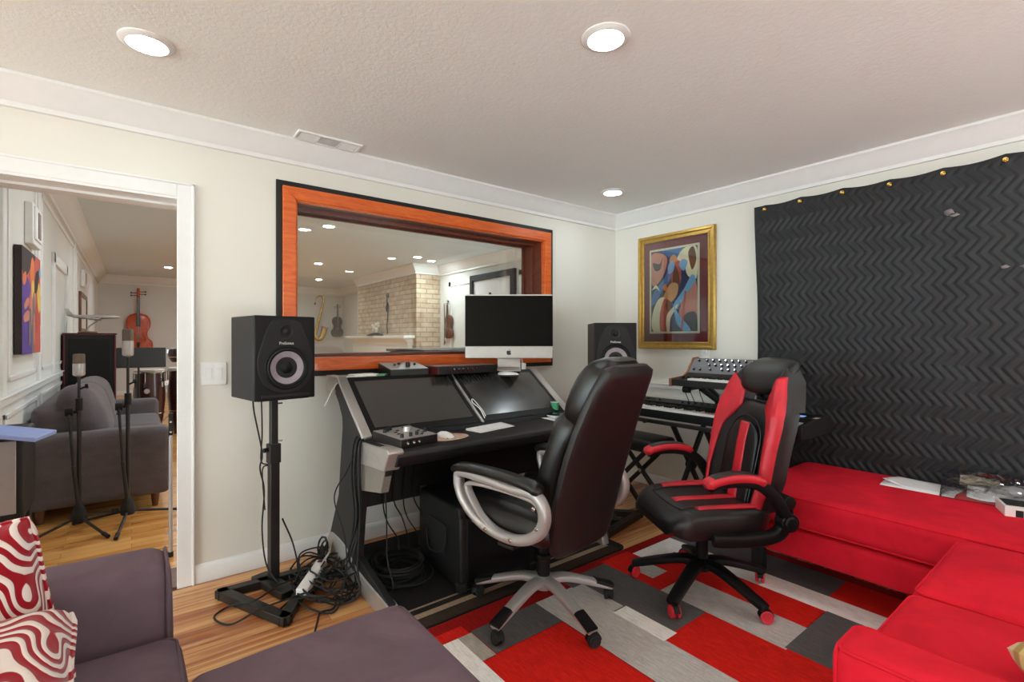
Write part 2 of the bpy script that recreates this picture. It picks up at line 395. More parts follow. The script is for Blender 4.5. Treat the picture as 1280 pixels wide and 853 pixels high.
b.lohi((WX0, WY, 0), (WX1, GY, WZ0)); b.lohi((WX0, WY, WZ1), (WX1, GY, LZ)); b.lohi((WX1, WY, 0), (WX + .1, GY, LZ))
struct('wall_back', b, 'wall')
struct('wall_right', MB().lohi((WX, -1.25, 0), (WX + .1, WY, CZ)).lohi((WX, -2.8, .85), (WX + .1, -1.25, CZ)), 'wall')  # rear end left open at the bottom, out of view, to let world light in
struct('wall_front', MB().lohi((-5.4, -2.9, 0), (.1, -2.8, CZ)).lohi((.1, -2.9, .85), (WX + .1, -2.8, CZ)), 'wall')  # unseen low gap added so world light reaches the ceiling
struct('wall_live_left', MB().lohi((LX - .1, GY, 0), (LX, LFY, LZ)), 'live_wall')
struct('wall_live_far', MB().lohi((LX - .1, LFY, 0), (LRX + .1, LFY + .1, LZ)), 'live_wall')
struct('wall_live_right', MB().lohi((LRX, GY, 0), (LRX + .1, LFY, LZ)), 'live_wall')
# crown moulding: profile as (distance from wall, drop from ceiling)
CR = [(0, 0), (.105, 0), (.105, .014), (.092, .022), (.07, .05), (.045, .085), (.03, .098), (.022, .104), (.022, .126), (0, .126)]
def crown(name, p0, p1, inn, z, k=1.0, shift=(0, 0)):
    p0 = Vector(p0); p1 = Vector(p1); inn = Vector(inn); d = (p1 - p0).normalized(); mb = MB()
    rr = []
    for p, s in ((p0, shift[0]), (p1, shift[1])):
        rr.append([Vector((p.x, p.y, z)) + inn * (a * k) + d * (s * a * k) - Vector((0, 0, bb * k)) for a, bb in CR])
    mb.rings(rr); return struct(name, mb, 'trim', angle=25)
crown('trim_1', (-5.4, WY, 0), (WX, WY, 0), (0, -1, 0), CZ, shift=(0, -1))
crown('trim_2', (WX, WY, 0), (WX, -2.8, 0), (-1, 0, 0), CZ, shift=(1, 0))
crown('trim_3', (LX, GY, 0), (LX, LFY, 0), (1, 0, 0), LZ, 1.5, (0, -1))
crown('trim_4', (LX, LFY, 0), (LRX, LFY, 0), (0, -1, 0), LZ, 1.5, (1, -1))
crown('trim_5', (LRX, LFY, 0), (LRX, GY, 0), (-1, 0, 0), LZ, 1.5, (1, 0))
BB = [(0, 0), (.016, 0), (.016, .075), (.011, .088), (.006, .097), (0, .097)]
def baseboard(name, p0, p1, inn):
    p0 = Vector(p0); p1 = Vector(p1); inn = Vector(inn); mb = MB()
    mb.rings([[p + inn * a + Vector((0, 0, z)) for a, z in BB] for p in (p0, p1)]); return struct(name, mb, 'trim', angle=25)
baseboard('baseboard_back', (.261, WY, 0), (WX, WY, 0), (0, -1, 0))
baseboard('baseboard_right', (WX, WY, 0), (WX, -1.25, 0), (-1, 0, 0))
baseboard('baseboard_live_far', (LX, LFY, 0), (LRX, LFY, 0), (0, -1, 0))
baseboard('baseboard_live_left', (LX, GY, 0), (LX, LFY, 0), (1, 0, 0))
# small sill-like rail on the right wall
b = MB(); b.lohi((WX - .022, 1.72, .868), (WX, WY, .905)); b.lohi((WX - .03, 1.72, .898), (WX, WY, .908)); struct('trim_6', b, 'trim', bevel=.004)
# door casing and jamb lining
b = MB()
cw = .076
CX1 = .185     # the casing overlaps the opening a little
for x0, x1 in ((CX1, CX1 + cw), (DX0 - cw, DX0)):
    b.lohi((x0, WY - .018, 0), (x1, WY, DZ + cw))
b.lohi((DX0, WY - .018, DZ), (CX1, WY, DZ + cw))
for x0, x1 in ((CX1 + cw - .012, CX1 + cw), (DX0 - cw, DX0 - cw + .012)): b.lohi((x0, WY - .024, 0), (x1, WY - .018, DZ + cw))
b.lohi((DX0 - cw, WY - .024, DZ + cw - .012), (CX1 + cw, WY - .018, DZ + cw))
struct('door_1', b, 'trim', bevel=.003)
d1 = bpy.data.objects['door_1']
b = MB(); b.lohi((DX1 - .012, WY - .016, 0), (DX1, GY + .01, DZ)); b.lohi((DX0, WY - .016, 0), (DX0 + .012, GY + .01, DZ)); b.lohi((DX0, WY - .016, DZ - .012), (DX1, GY + .01, DZ))
b.lohi((DX0, WY + .1, DZ - .024), (DX1, WY + .14, DZ - .012))
struct('jamb', b, 'trim', d1)
b = MB(); b.lohi((DX0, WY - .01, 0), (DX1, GY, .012)); struct('threshold', b, 'brownwood', d1, bevel=.004)
# studio window
b = MB()
def frame_boxes(b, x0, x1, z0, z1, w, y0, y1):
    b.lohi((x0, y0, z0), (x0 + w, y1, z1)); b.lohi((x1 - w, y0, z0), (x1, y1, z1)); b.lohi((x0 + w, y0, z1 - w), (x1 - w, y1, z1)); b.lohi((x0 + w, y0, z0), (x1 - w, y1, z0 + w))
frame_boxes(b, .657, 2.811, 1.067, 2.213, .032, WY - .014, WY)
win = struct('window_1', b, 'black', bevel=.002)
b = MB()
for q in ([(.689, 2.181), (.689, 1.099), (.762, 1.170), (.762, 2.107)], [(2.779, 1.099), (2.779, 2.181), (2.707, 2.107), (2.707, 1.170)],
          [(.689, 2.181), (.762, 2.107), (2.707, 2.107), (2.779, 2.181)], [(.689, 1.099), (2.779, 1.099), (2.707, 1.170), (.762, 1.170)]):
    b.prism(q, WY - .032, WY + .002, 'y')
struct('casing', b, 'orange', win, bevel=.004)
b = MB(); frame_boxes(b, WX0, WX1, WZ0, WZ1, .014, WY - .02, WY + .006); struct('inner_bead', b, 'orange', win, bevel=.003)
b = MB(); frame_boxes(b, WX0 - .002, WX1 + .002, WZ0 - .002, WZ1 + .002, .016, WY + .006, GY + .01)
frame_boxes(b, WX0, WX1, WZ0, WZ1, .034, WY + .10, WY + .115); struct('reveal', b, 'redwood', win, bevel=.002)
b = MB(); frame_boxes(b, WX0 + .012, WX1 - .012, WZ0 + .012, WZ1 - .012, .02, GY - .035, GY - .008); struct('glazing_stop', b, 'redwood', win, bevel=.003)
b = MB(); b.box(((WX0 + WX1) / 2, GY - .02, (WZ0 + WZ1) / 2), (WX1 - WX0 - .03, .008, WZ1 - WZ0 - .03)); struct('pane', b, 'glass', win)

# ------------------------------------------------------------------ recessed lamps
def can_light(x, y, z, mat, label, group, r=.085, first=[]):
    key = mat
    for k, root in first:
        if k == key: return copy_thing(root, (x, y, z), 0, label, group)
    t = thing('recessed_light', label, 'ceiling light', (x, y, z), 0, group)
    b = MB(); b.lathe([(r * .74, -.004), (r * .8, -.013), (r * .95, -.011), (r * 1.08, -.004), (r * 1.08, .004), (r * .74, .004)], cap=False); build('trim_ring', b, 'white', t)
    b = MB(); b.lathe([(.001, -.016), (r * .4, -.0145), (r * .62, -.011), (r * .75, -.005), (r * .75, .001)], cap=False); build('diffuser', b, mat, t)
    first.append((key, t)); return t
G1 = 'recessed lamps in the studio ceiling'
can_light(.048, 2.361, CZ, 'lamp', 'recessed ceiling light above the doorway, upper left of the photo', G1)
can_light(1.425, 1.25, CZ, 'lamp', 'recessed ceiling light in the middle of the studio ceiling', G1)
can_light(2.964, 2.528, CZ, 'lamp', 'recessed ceiling light near the corner above the gold framed picture', G1)
for x, y in ((2.9, .1), (.0, -.3), (1.5, -1.3), (-1.8, .2), (2.9, -1.6)):  # unseen lamps added behind the camera as fill
    can_light(x, y, CZ, 'lamp', 'unseen recessed ceiling light added for fill behind the camera', G1)
G2 = 'recessed lamps in the live room ceiling'
for (x, y), lab in (((1.99, 6.37), 'live room ceiling light seen highest and leftmost through the window'), ((2.81, 9.63), 'live room ceiling light second from the top at the left of the window'),
                    ((3.58, 12.2), 'live room ceiling light lowest and farthest at the left of the window'), ((3.97, 7.81), 'left one of the two ceiling lights side by side over the brick chimney'),
                    ((4.37, 8.05), 'right one of the two ceiling lights side by side over the brick chimney'), ((.585, 12.0), 'far ceiling light seen through the open doorway')):
    can_light(x, y, LZ, 'lamp_live', lab, G2)
for x, y in ((.5, 5.0), (.6, 8.4), (3.6, 4.6), (2.0, 4.3)):  # unseen lamps added to lift the live room brightness
    can_light(x, y, LZ, 'lamp_live', 'unseen ceiling light added to brighten the live room', G2)

# ------------------------------------------------------------------ small fixtures of the studio walls
t = thing('ceiling_vent', 'white slatted air vent in the ceiling above the studio window', 'vent', (.90, 2.885, CZ))
b = MB(); frame_boxes(b, -.18, .18, -.065, .065, .014, -.012, 0)
b2 = MB()
for x0, x1, y0, y1 in ((-.18, -.166, -.065, .065), (.166, .18, -.065, .065), (-.166, .166, .051, .065), (-.166, .166, -.065, -.051)): b2.lohi((x0, y0, -.012), (x1, y1, -.0005))
for x in (-.06, .06): b2.lohi((x - .006, -.051, -.011), (x + .006, .051, -.001))
b.bm.free(); build('frame', b2, 'white', t, bevel=.002)
b = MB(); b.lohi((-.166, -.051, -.0035), (.166, .051, -.0005)); build('duct', b, 'black', t)
b = MB()
for k in range(11):
    b.box((-.113, -.046 + k * .0092, -.007), (.096, .0012, .008), Rx(35)); b.box((.113, -.046 + k * .0092, -.007), (.096, .0012, .008), Rx(35))
    b.box((0, -.046 + k * .0092, -.007), (.104, .0012, .008), Rx(-35))
build('louvre', b, 'white', t)
t = thing('light_switch', 'white double light switch plate on the back wall beside the doorway', 'switch', (.349, WY, 1.105))
b = MB(); b.box((0, -.003, 0), (.122, .006, .124)); build('plate', b, 'white', t, bevel=.003)
for x in (-.024, .024):
    b = MB(); b.box((x, -.007, 0), (.030, .005, .060), Rx(4)); build('rocker', b, 'white', t, bevel=.0015)
t = thing('wall_outlet', 'white outlet plate on the right wall under the gold framed picture', 'outlet', (WX, 2.138, 1.165))
b = MB(); b.box((-.003, 0, 0), (.006, .075, .118)); build('plate', b, 'white', t, bevel=.003)
b = MB(); b.box((-.010, 0, .026), (.010, .03, .030)); build('adapter', b, 'white', t, bevel=.003)
b = MB(); b.box((-.0065, 0, -.022), (.003, .034, .030)); build('socket', b, 'white', t, bevel=.003)

# gold framed picture on the right wall (local: x = along wall to the left in the photo (+Y), z up, front = -X)
def poly_art(b, shapes, mats, w, h, lift):
    """flat coloured shapes, layered; every shape a list of (u, v) in 0..1, v up, u to the right in the picture"""
    for k, (mi, pts, n) in enumerate(shapes):
        p = spline([(u, v, 0) for u, v in pts], n, True) if n > 1 else [Vector((u, v, 0)) for u, v in pts]
        b.mi = mi
        P = [(min(1, max(0, q.x)), min(1, max(0, q.y))) for q in p]
        b.face([b.bm.verts.new(lift(u, v, k)) for u, v in P])
pic = thing('framed_picture', 'gold framed picture of a dancing figure with a maroon mat', 'picture', (WX, 2.4085, 1.70))
Wp, Hp = .735, .99
b = MB()
def frame_yz(b, y, z, w, x0, x1):
    for q in ([(-y, -z), (-y, z), (-y + w, z - w), (-y + w, -z + w)], [(y, z), (y, -z), (y - w, -z + w), (y - w, z - w)], [(-y, z), (y, z), (y - w, z - w), (-y + w, z - w)], [(y, -z), (-y, -z), (-y + w, -z + w), (y - w, -z + w)]):
        b.prism(q, x0, x1, 'x')
frame_yz(b, Wp / 2, Hp / 2, .06, -.022, -.001); frame_yz(b, Wp / 2 - .004, Hp / 2 - .004, .026, -.036, -.02); frame_yz(b, Wp / 2 - .048, Hp / 2 - .048, .014, -.028, -.02)
build('frame', b, 'gold', pic, bevel=.004)
b = MB(); b.box((-.012, 0, 0), (.004, Wp - .1, Hp - .1)); build('mat_board', b, 'maroon', pic)
pw, ph, pz = .48, .732, .004
b = MB(); b.box((-.0155, .0105, pz), (.003, pw, ph)); build('inner_mat', b, 'cream', pic)
b = MB(); sx_, sz_ = pw - .035, ph - .035
shapes = [(0, [(0, 0), (1, 0), (1, 1), (0, 1)], 1),
          (4, [(0, .15), (.2, .3), (.35, .55), (.2, .8), (0, .85)], 6), (2, [(0, .62), (.12, .58), (.3, .72), (.36, .9), (.2, .97), (0, .95)], 6),
          (1, [(.25, 1), (.55, .86), (.7, 1)], 5), (6, [(.55, .82), (.7, .98), (.98, .98), (.98, .62), (.8, .66), (.72, .8)], 6),
          (2, [(.62, .1), (.98, .06), (.98, .55), (.86, .6), (.7, .42)], 6), (4, [(.55, 0), (.98, 0), (.95, .22), (.7, .18)], 5),
          (1, [(0, .32), (.1, .42), (.42, .62), (.5, .78), (.44, .82), (.3, .66), (.05, .48)], 6), (8, [(.02, .34), (.2, .5), (.34, .62), (.3, .55), (.1, .36)], 6),
          (5, [(.42, .88), (.52, .93), (.6, .84), (.55, .78), (.44, .80)], 6), (3, [(.50, .80), (.64, .84), (.66, .60), (.52, .52), (.46, .62)], 6),
          (7, [(.52, .78), (.58, .76), (.64, .58), (.55, .5), (.48, .56)], 6), (9, [(.40, .70), (.50, .74), (.52, .84), (.44, .85), (.38, .78)], 6),
          (9, [(.62, .80), (.70, .86), (.80, .82), (.72, .72)], 6), (9, [(.88, .66), (.96, .60), (.78, .44), (.55, .26), (.5, .32), (.72, .5)], 6),
          (5, [(.44, .58), (.6, .56), (.56, .42), (.38, .34), (.28, .42)], 6), (6, [(.06, 0), (.02, .18), (.14, .38), (.3, .42), (.38, .3), (.30, .12), (.34, 0)], 7),
          (3, [(.22, 0), (.2, .2), (.3, .4), (.44, .34), (.34, .16), (.36, 0)], 6), (7, [(.36, .38), (.44, .36), (.42, .22), (.32, .3)], 6), (6, [(.36, 0), (.36, .2), (.56, .32), (.58, .29), (.44, .16), (.42, 0)], 6),
          (9, [(.52, .3), (.62, .2), (.86, .02), (.72, 0), (.56, .12)], 6), (3, [(.74, .48), (.78, .48), (.70, .02), (.66, .02)], 1),
          (4, [(.04, .86), (.2, .84), (.26, .92), (.22, .78), (.1, .76)], 5), (7, [(.82, .94), (.92, .99), (.98, .84), (.9, .72), (.84, .82)], 5),
          (10, [(.02, .52), (.12, .54), (.2, .5), (.12, .58)], 5), (11, [(.28, .56), (.34, .58), (.36, .52), (.3, .5)], 4)]
mats_art = ['p_navy', 'p_blue', 'p_rose', 'p_red', 'p_dark', 'p_tan', 'p_cream', 'p_brown', 'p_blue', 'p_sky', 'p_cream', 'p_orange']
poly_art(b, shapes, mats_art, sx_, sz_, lambda u, v, k: (-.0172 - .00012 * k, .0105 + (.5 - u) * sx_, pz + (v - .5) * sz_))
build('print', b, mats_art, pic, flat=True)
b = MB(); b.box((-.0235, 0, 0), (.0015, Wp - .1, Hp - .1)); build('glazing', b, 'glass', pic)

# quilted sound blanket on the right wall with its grommets
bt = thing('sound_blanket', 'black quilted zigzag sound blanket hanging on the right wall', 'blanket', (3.585, 0, 0))
GR = [(1.649, 2.218), (1.415, 2.224), (1.165, 2.224), (.919, 2.214), (.675, 2.215), (.428, 2.22), (.18, 2.22), (-.07, 2.22), (-.32, 2.22), (-.58, 2.22)]
gy = [g[0] for g in GR]
def topz(y):
    for (y0, z0), (y1, z1) in zip(GR, GR[1:]):
        if y1 <= y <= y0:
            k = (y0 - y) / (y0 - y1); return z0 + (z1 - z0) * k + .033 - .012 * math.sin(PI * k)
    return GR[0][1] + .030
from mathutils import noise as mnoise
def tri(x): x = x % 1.0; return 4 * abs(x - .5) - 1
def blk(i, j):
    y = 1.715 - i * 2.36; zt = topz(y); z = .40 + (zt - .40) * j
    y += .012 * math.sin(z * 3.1 + .6) * max(0, 1 - i * 8)
    ph = (y + .030 * tri(z / .152 + .1 * mnoise.noise((y * 2, z, 0)))) / .047
    h = .0075 * abs(math.sin(PI * ph)) ** .7
    h *= min(1, i * 60 + .1, (zt - z) * 22 + .1)
    w = .012 * mnoise.noise((y * 1.6, z * 1.1, 3)) + .006 * mnoise.noise((y * 5, z * 3, 8))
    return Vector((-h - w, y, z))
b = MB(); b.grid(blk, 330, 250); build('quilt', b, 'quilt', bt, angle=80, solid=.006, flat=True)
pl = MB()
for (y, z) in GR:
    b = MB(); c = Vector((-.016, y, z)); b.lathe([(.005, 0), (.006, .004), (.010, .005), (.0125, .002), (.0125, -.003), (.005, -.003)], c, Ry(-90), 16, False); build('grommet', b, 'brass', bt)
    b = MB(); b.lathe([(.001, .012), (.006, .010), (.008, .004), (.003, .0), (.0025, -.04)], c, Ry(-90), 12); build('screw', b, 'brass', bt)
# worn grey marks on the quilt
for (y, z, s) in ((.645, 1.995, .028), (.622, 1.972, .018), (.43, 1.665, .014), (.36, 1.66, .012)):
    b = MB(); P = [Vector((-.0185, y + s * (1 + .5 * random.uniform(-1, 1)) * math.cos(a * PI / 5), z + .6 * s * (1 + .5 * random.uniform(-1, 1)) * math.sin(a * PI / 5))) for a in range(10)]
    b.face([b.bm.verts.new(p) for p in P]); build('scuff', b, 'p_grey', bt, flat=True, solid=.001)

# ================================================================== THE LIVE ROOM BEHIND THE WALL
b = MB(); b.lohi((LX, GY, .90), (LX + .022, LFY, .945)); b.lohi((LX, GY, .945), (LX + .034, LFY, .957)); struct('trim_7', b, 'trim', bevel=.004)
b = MB()
for y0, y1 in ((4.02, 4.12), (5.42, 5.54), (8.6, 8.72)): b.lohi((LX, y0, .957), (LX + .018, y1, LZ))
for y0, y1, z0, z1 in ((4.22, 5.32, 1.03, 2.5), (5.64, 8.5, 1.03, 2.5), (4.12, 5.42, .16, .84), (5.6, 8.5, .16, .84), (8.85, 13.9, 1.03, 2.5)):
    for q in (((y0, z0), (y0 + .03, z1)), ((y1 - .03, z0), (y1, z1)), ((y0, z0), (y1, z0 + .03)), ((y0, z1 - .03), (y1, z1))):
        b.lohi((LX, q[0][0], q[0][1]), (LX + .013, q[1][0], q[1][1]))
b.lohi((LX, 6.35, .957), (LX + .022, 6.45, 2.12)); b.lohi((LX, 7.5, .957), (LX + .022, 7.6, 2.12)); b.lohi((LX, 6.35, 2.02), (LX + .022, 7.6, 2.12))
struct('trim_8', b, 'trim', bevel=.003)
b = MB()
for y0, y1, z0, z1 in ((6.2, 7.3, 1.0, 2.4), (7.45, 8.3, 1.0, 2.4), (3.6, 6.1, 1.0, 2.4)):
    for q in (((y0, z0), (y0 + .09, z1)), ((y1 - .09, z0), (y1, z1)), ((y0, z0), (y1, z0 + .09)), ((y0, z1 - .09), (y1, z1))):
        b.lohi((LRX - .014, q[0][0], q[0][1]), (LRX, q[1][0], q[1][1]))
struct('trim_9', b, 'trim', bevel=.003)
# brick chimney breast and mantel
CX0, CY0, CY1 = 4.37, 8.64, 11.75
b = MB(); b.lohi((CX0, CY0, 0), (LRX, CY1, LZ)); ch = struct('wall_chimney', b, 'brick')
crown('trim_10', (CX0, CY1, 0), (CX0, CY0, 0), (-1, 0, 0), LZ, 1.4, (0, 1)); crown('trim_11', (CX0, CY0, 0), (LRX, CY0, 0), (0, -1, 0), LZ, 1.4, (-1, 0))
t = thing('mantel_shelf', 'white mantel shelf on the brick chimney beyond the studio window', 'mantel', (CX0, 10.3, 1.36))
b = MB(); b.lohi((-.24, -1.60, -.055), (0, 1.62, 0)); build('shelf', b, 'trim', t, bevel=.006)
b = MB(); b.prism([(0, -.055), (-.21, -.055), (-.20, -.075), (-.14, -.12), (-.12, -.15), (-.12, -.20), (0, -.20)], -1.52, 1.54, 'y'); build('bed_moulding', b, 'trim', t)
b = MB(); b.lohi((-.10, -1.5, -.42), (0, 1.52, -.2)); build('frieze', b, 'trim', t, bevel=.01)
for y in (-1.4, 1.42):
    b = MB(); b.lohi((-.1, y - .1, -1.36), (0, y + .1, -.42)); build('pilaster', b, 'trim', t, bevel=.01)
t = thing('mantel_ornament', 'small pale leafy figurine standing on the white mantel shelf', 'figurine', (4.24, 10.35, 1.36))
b = MB(); b.lathe([(.001, 0), (.17, 0), (.19, .02), (.10, .05), (.06, .07), (.03, .075)], n=20); build('dish', b, 'greyplastic', t)
b = MB()
for k in range(9):
    a = k * 2.4; r = .04 + .012 * k; b.lathe([(.001, -.035), (.028, -.02), (.035, 0), (.024, .025), (.001, .035)], (.6 * r * math.cos(a), r * math.sin(a), .10 + .022 * k), n=10)
build('foliage', b, 'drum', t)
t = thing('wall_ornament', 'slim dark iron ornament hanging on the brick chimney above the mantel', 'ornament', (CX0 - .02, 9.95, 1.40))
b = MB(); b.tube(spline([(0, 0, 0), (-.01, .01, .2), (0, -.012, .42), (-.01, .02, .62), (0, 0, .86)], 8), .012, 8); build('rod', b, 'black', t)
b = MB(); b.lathe([(.001, 0), (.03, .03), (.045, .1), (.03, .18), (.012, .22)], (0, 0, .46), n=12); b.lathe([(.001, 0), (.03, .02), (.04, .05), (.02, .09)], (0, 0, .78), n=12); build('finial', b, 'black', t)
# picture beyond the window at the right
t = thing('framed_artwork', 'dark wide framed artwork on the live room wall seen over the desktop computer', 'picture', (LRX, 6.83, 1.90))
b = MB(); frame_yz(b, .66, .535, .10, -.05, -.001); frame_yz(b, .58, .455, .03, -.062, -.04); build('frame', b, 'greyplastic', t, bevel=.006)
b = MB(); b.box((-.02, 0, 0), (.01, 1.2, .95)); build('mount', b, 'paper', t)
b = MB(); b.prism(spline([(.05 * k_ + .12, z_, 0) for k_, z_ in ((-3, -.2), (-3.4, .05), (-2.4, .16), (-1.2, .20), (0, .12), (1.2, .17), (2, .05), (1.6, -.2))], 5, True) and [(p.x, p.y) for p in spline([(.05 * k_ + .12, z_, 0) for k_, z_ in ((-3, -.2), (-3.4, .05), (-2.4, .16), (-1.2, .20), (0, .12), (1.2, .17), (2, .05), (1.6, -.2))], 5, True)], -.029, -.025, 'x'); build('figure', b, 'p_dark', t)
# stringed instruments: shared body builder (local: face towards -Y, z up, origin at body bottom)
def fiddle(name, label, cat, loc, rz, H, mat, tilt=0, bow=False):
    t = thing(name, label, cat, loc, rz); bh = H * .62; w = H * .355 / 2; d = H * .085
    half = [(0, 0), (.5, .01), (.86, .07), (1.0, .19), (.93, .32), (.70, .40), (.62, .47), (.62, .56), (.72, .62), (.82, .70), (.80, .84), (.60, .95), (.3, .99), (.12, 1.0)]
    pts = [(w * x, 0, bh * z) for x, z in half] + [(-w * x, 0, bh * z) for x, z in half[::-1] if x > 0]
    out = [(p.x, p.z) for p in spline(pts, 4, True)]
    R = Matrix.Rotation(math.radians(tilt), 3, 'Y')
    b = MB(); cz = bh * .5
    def ringat(k, y): return [Vector((x * k, y, cz + (z - cz) * k)) for x, z in out]
    b.rings([ringat(.86, -d - .012 * H), ringat(.97, -d), ringat(1, -d + .01 * H), ringat(1, -.01 * H), ringat(.97, 0)])
    build('body', b, mat, t)
    b = MB(); b.rings([[Vector((sx * w * ww, y, z)) for sx, y in ((-1, -d - dy - .012 * H), (1, -d - dy - .012 * H), (1, -d - dy), (-1, -d - dy))] for ww, dy, z in ((.16, .022 * H, bh * .68), (.11, .018 * H, bh * 1.0), (.09, .012 * H, H * .87))]); build('fingerboard', b, 'black', t)
    b = MB(); b.sweep([(0, -d * .8, bh * .98), (0, -d * .9, H * .86)], w * .11, w * .09, (1, 0, 0)); b.sweep(spline([(0, -d * .9, H * .86), (0, -d * .85, H * .93), (0, -d * .6, H * .975), (0, -d * .95, H * .985), (0, -d * 1.0, H * .96)], 5), w * .10, w * .09, (1, 0, 0), n=10); build('neck', b, mat, t)
    b = MB()
    for k, (z, s) in enumerate(((.885, -1), (.905, 1), (.925, -1), (.945, 1))):
        b.cyl((-s * w * .1, -d * .85, H * z), (s * w * .42, -d * .85, H * z), w * .025); b.lathe([(.001, -.012 * H), (w * .055, -.008 * H), (w * .055, .008 * H), (.001, .012 * H)], (s * w * .48, -d * .85, H * z), n=10)
    build('pegs', b, 'black', t)
    b = MB(); b.prism([(-w * .24, bh * .40), (w * .24, bh * .40), (w * .17, bh * .44), (-w * .17, bh * .44)], -d - .04 * H, -d - .008 * H, 'y'); build('bridge', b, 'walnut', t)
    b = MB(); b.prism([(-w * .05, bh * .03), (w * .05, bh * .03), (w * .12, bh * .3), (-w * .12, bh * .3)], -d - .028 * H, -d - .014 * H, 'y'); build('tailpiece', b, 'black', t)
    for s in (-1, 1):
        b = MB(); b.tube(spline([(s * w * .40, -d - .0135 * H, bh * .34), (s * w * .48, -d - .0135 * H, bh * .38), (s * w * .38, -d - .0135 * H, bh * .44), (s * w * .30, -d - .0135 * H, bh * .5), (s * w * .36, -d - .0135 * H, bh * .53)], 5), .004 * H, 6); build('sound_hole', b, 'black', t)
    b = MB()
    for s in (-1.5, -.5, .5, 1.5): b.cyl((s * w * .06, -d - .026 * H, bh * .3), (s * w * .09, -d - .043 * H, bh * .43), .0015 * H, n=5); b.cyl((s * w * .09, -d - .043 * H, bh * .43), (s * w * .04, -d - .028 * H, H * .86), .0015 * H, n=5)
    build('strings', b, 'chrome', t)
    if tilt:
        t.rotation_euler = (0, math.radians(tilt), math.radians(rz))
    return t
fiddle('cello', 'glossy orange cello hanging on the far white wall through the doorway', 'cello', (.125, LFY - .02, .93), 0, 1.54, 'cello')
fiddle('violin', 'brown violin hanging on the live room wall right of the brick chimney', 'violin', (LRX - .02, 8.22, 1.30), -90, .74, 'brownwood')
b = MB(); b.tube([(0, 0, 0), (.012, 0, .4), (0, 0, .82)], .008, 6); b.box((.02, 0, .06), (.03, .02, .05))
one('violin_bow', b, 'brownwood', 'thin dark bow hanging on the wall beside the brown violin', 'bow', (LRX - .03, 8.44, 1.17), 0)
# saxophone on the far wall
t = thing('saxophone', 'brass saxophone hung slanting on the far wall, left side of the studio window', 'saxophone', (4.10, LFY - .127, 1.36), 0)
b = MB(); path = spline([(-.02, 0, .95), (.02, 0, 1.10), (.14, 0, 1.14), (.20, 0, 1.02), (.10, 0, .6), (0, 0, .2), (-.04, 0, .05), (.02, 0, -.06), (.12, 0, -.05), (.18, 0, .06), (.22, 0, .22)], 6)
rr = [Vector(p) for p in path]; b.sweep(rr,   .075, .075, (0, 1, 0), n=14, taper=lambda k: .22 + .9 * k ** 1.3); build('body', b, 'brass', t)
b = MB(); b.lathe([(.062, 0), (.075, .03), (.12, .07), (.125, .072), (.11, .068), (.06, .0)], (.22, 0, .20), Ry(12), 20, False); build('bell', b, 'brass', t)
for k in range(7):
    b = MB(); b.cyl((.16 - .022 * k - .03, -.035, .82 - .10 * k), (.16 - .022 * k - .03, -.05 - .004 * k, .82 - .10 * k), .022 + .003 * k, n=12); build('key', b, 'brass', t)
b = MB(); b.sweep([(-.02, 0, .95), (-.05, 0, .90)], .018, .018, (0, 1, 0)); build('mouthpiece', b, 'black', t)
fiddle('string_instrument', 'dark stringed instrument hanging on the far wall left of the brick chimney', 'instrument', (5.0 - .30, LFY - .03, 1.35), 0, .95, 'black')
# made-up dark cabinet imitating the reflection along the bottom of the window
t = thing('reflection_cabinet', 'made-up dark flat-topped cabinet imitating the dark reflection low in the studio window', 'cabinet', (3.6, 5.6, 0))
b = MB(); b.lohi((-.9, -.5, .06), (.9, .5, 1.13)); build('body', b, 'greyplastic', t, bevel=.01)
b = MB(); b.lohi((-.94, -.54, 1.13), (.94, .54, 1.165)); build('top', b, 'vinyl', t, bevel=.008)
for x in (-.45, .45):
    b = MB(); b.lohi((x - .42, -.515, .1), (x + .42, -.5, 1.1)); dd_ = build('door', b, 'greyplastic', t, bevel=.006)
    b = MB(); b.cyl((x * .15, -.54, .55), (x * .15, -.54, .7), .008); build('handle', b, 'chrome', dd_)
b = MB(); b.lohi((-.86, -.46, 0), (.86, .46, .06)); build('plinth', b, 'black', t)
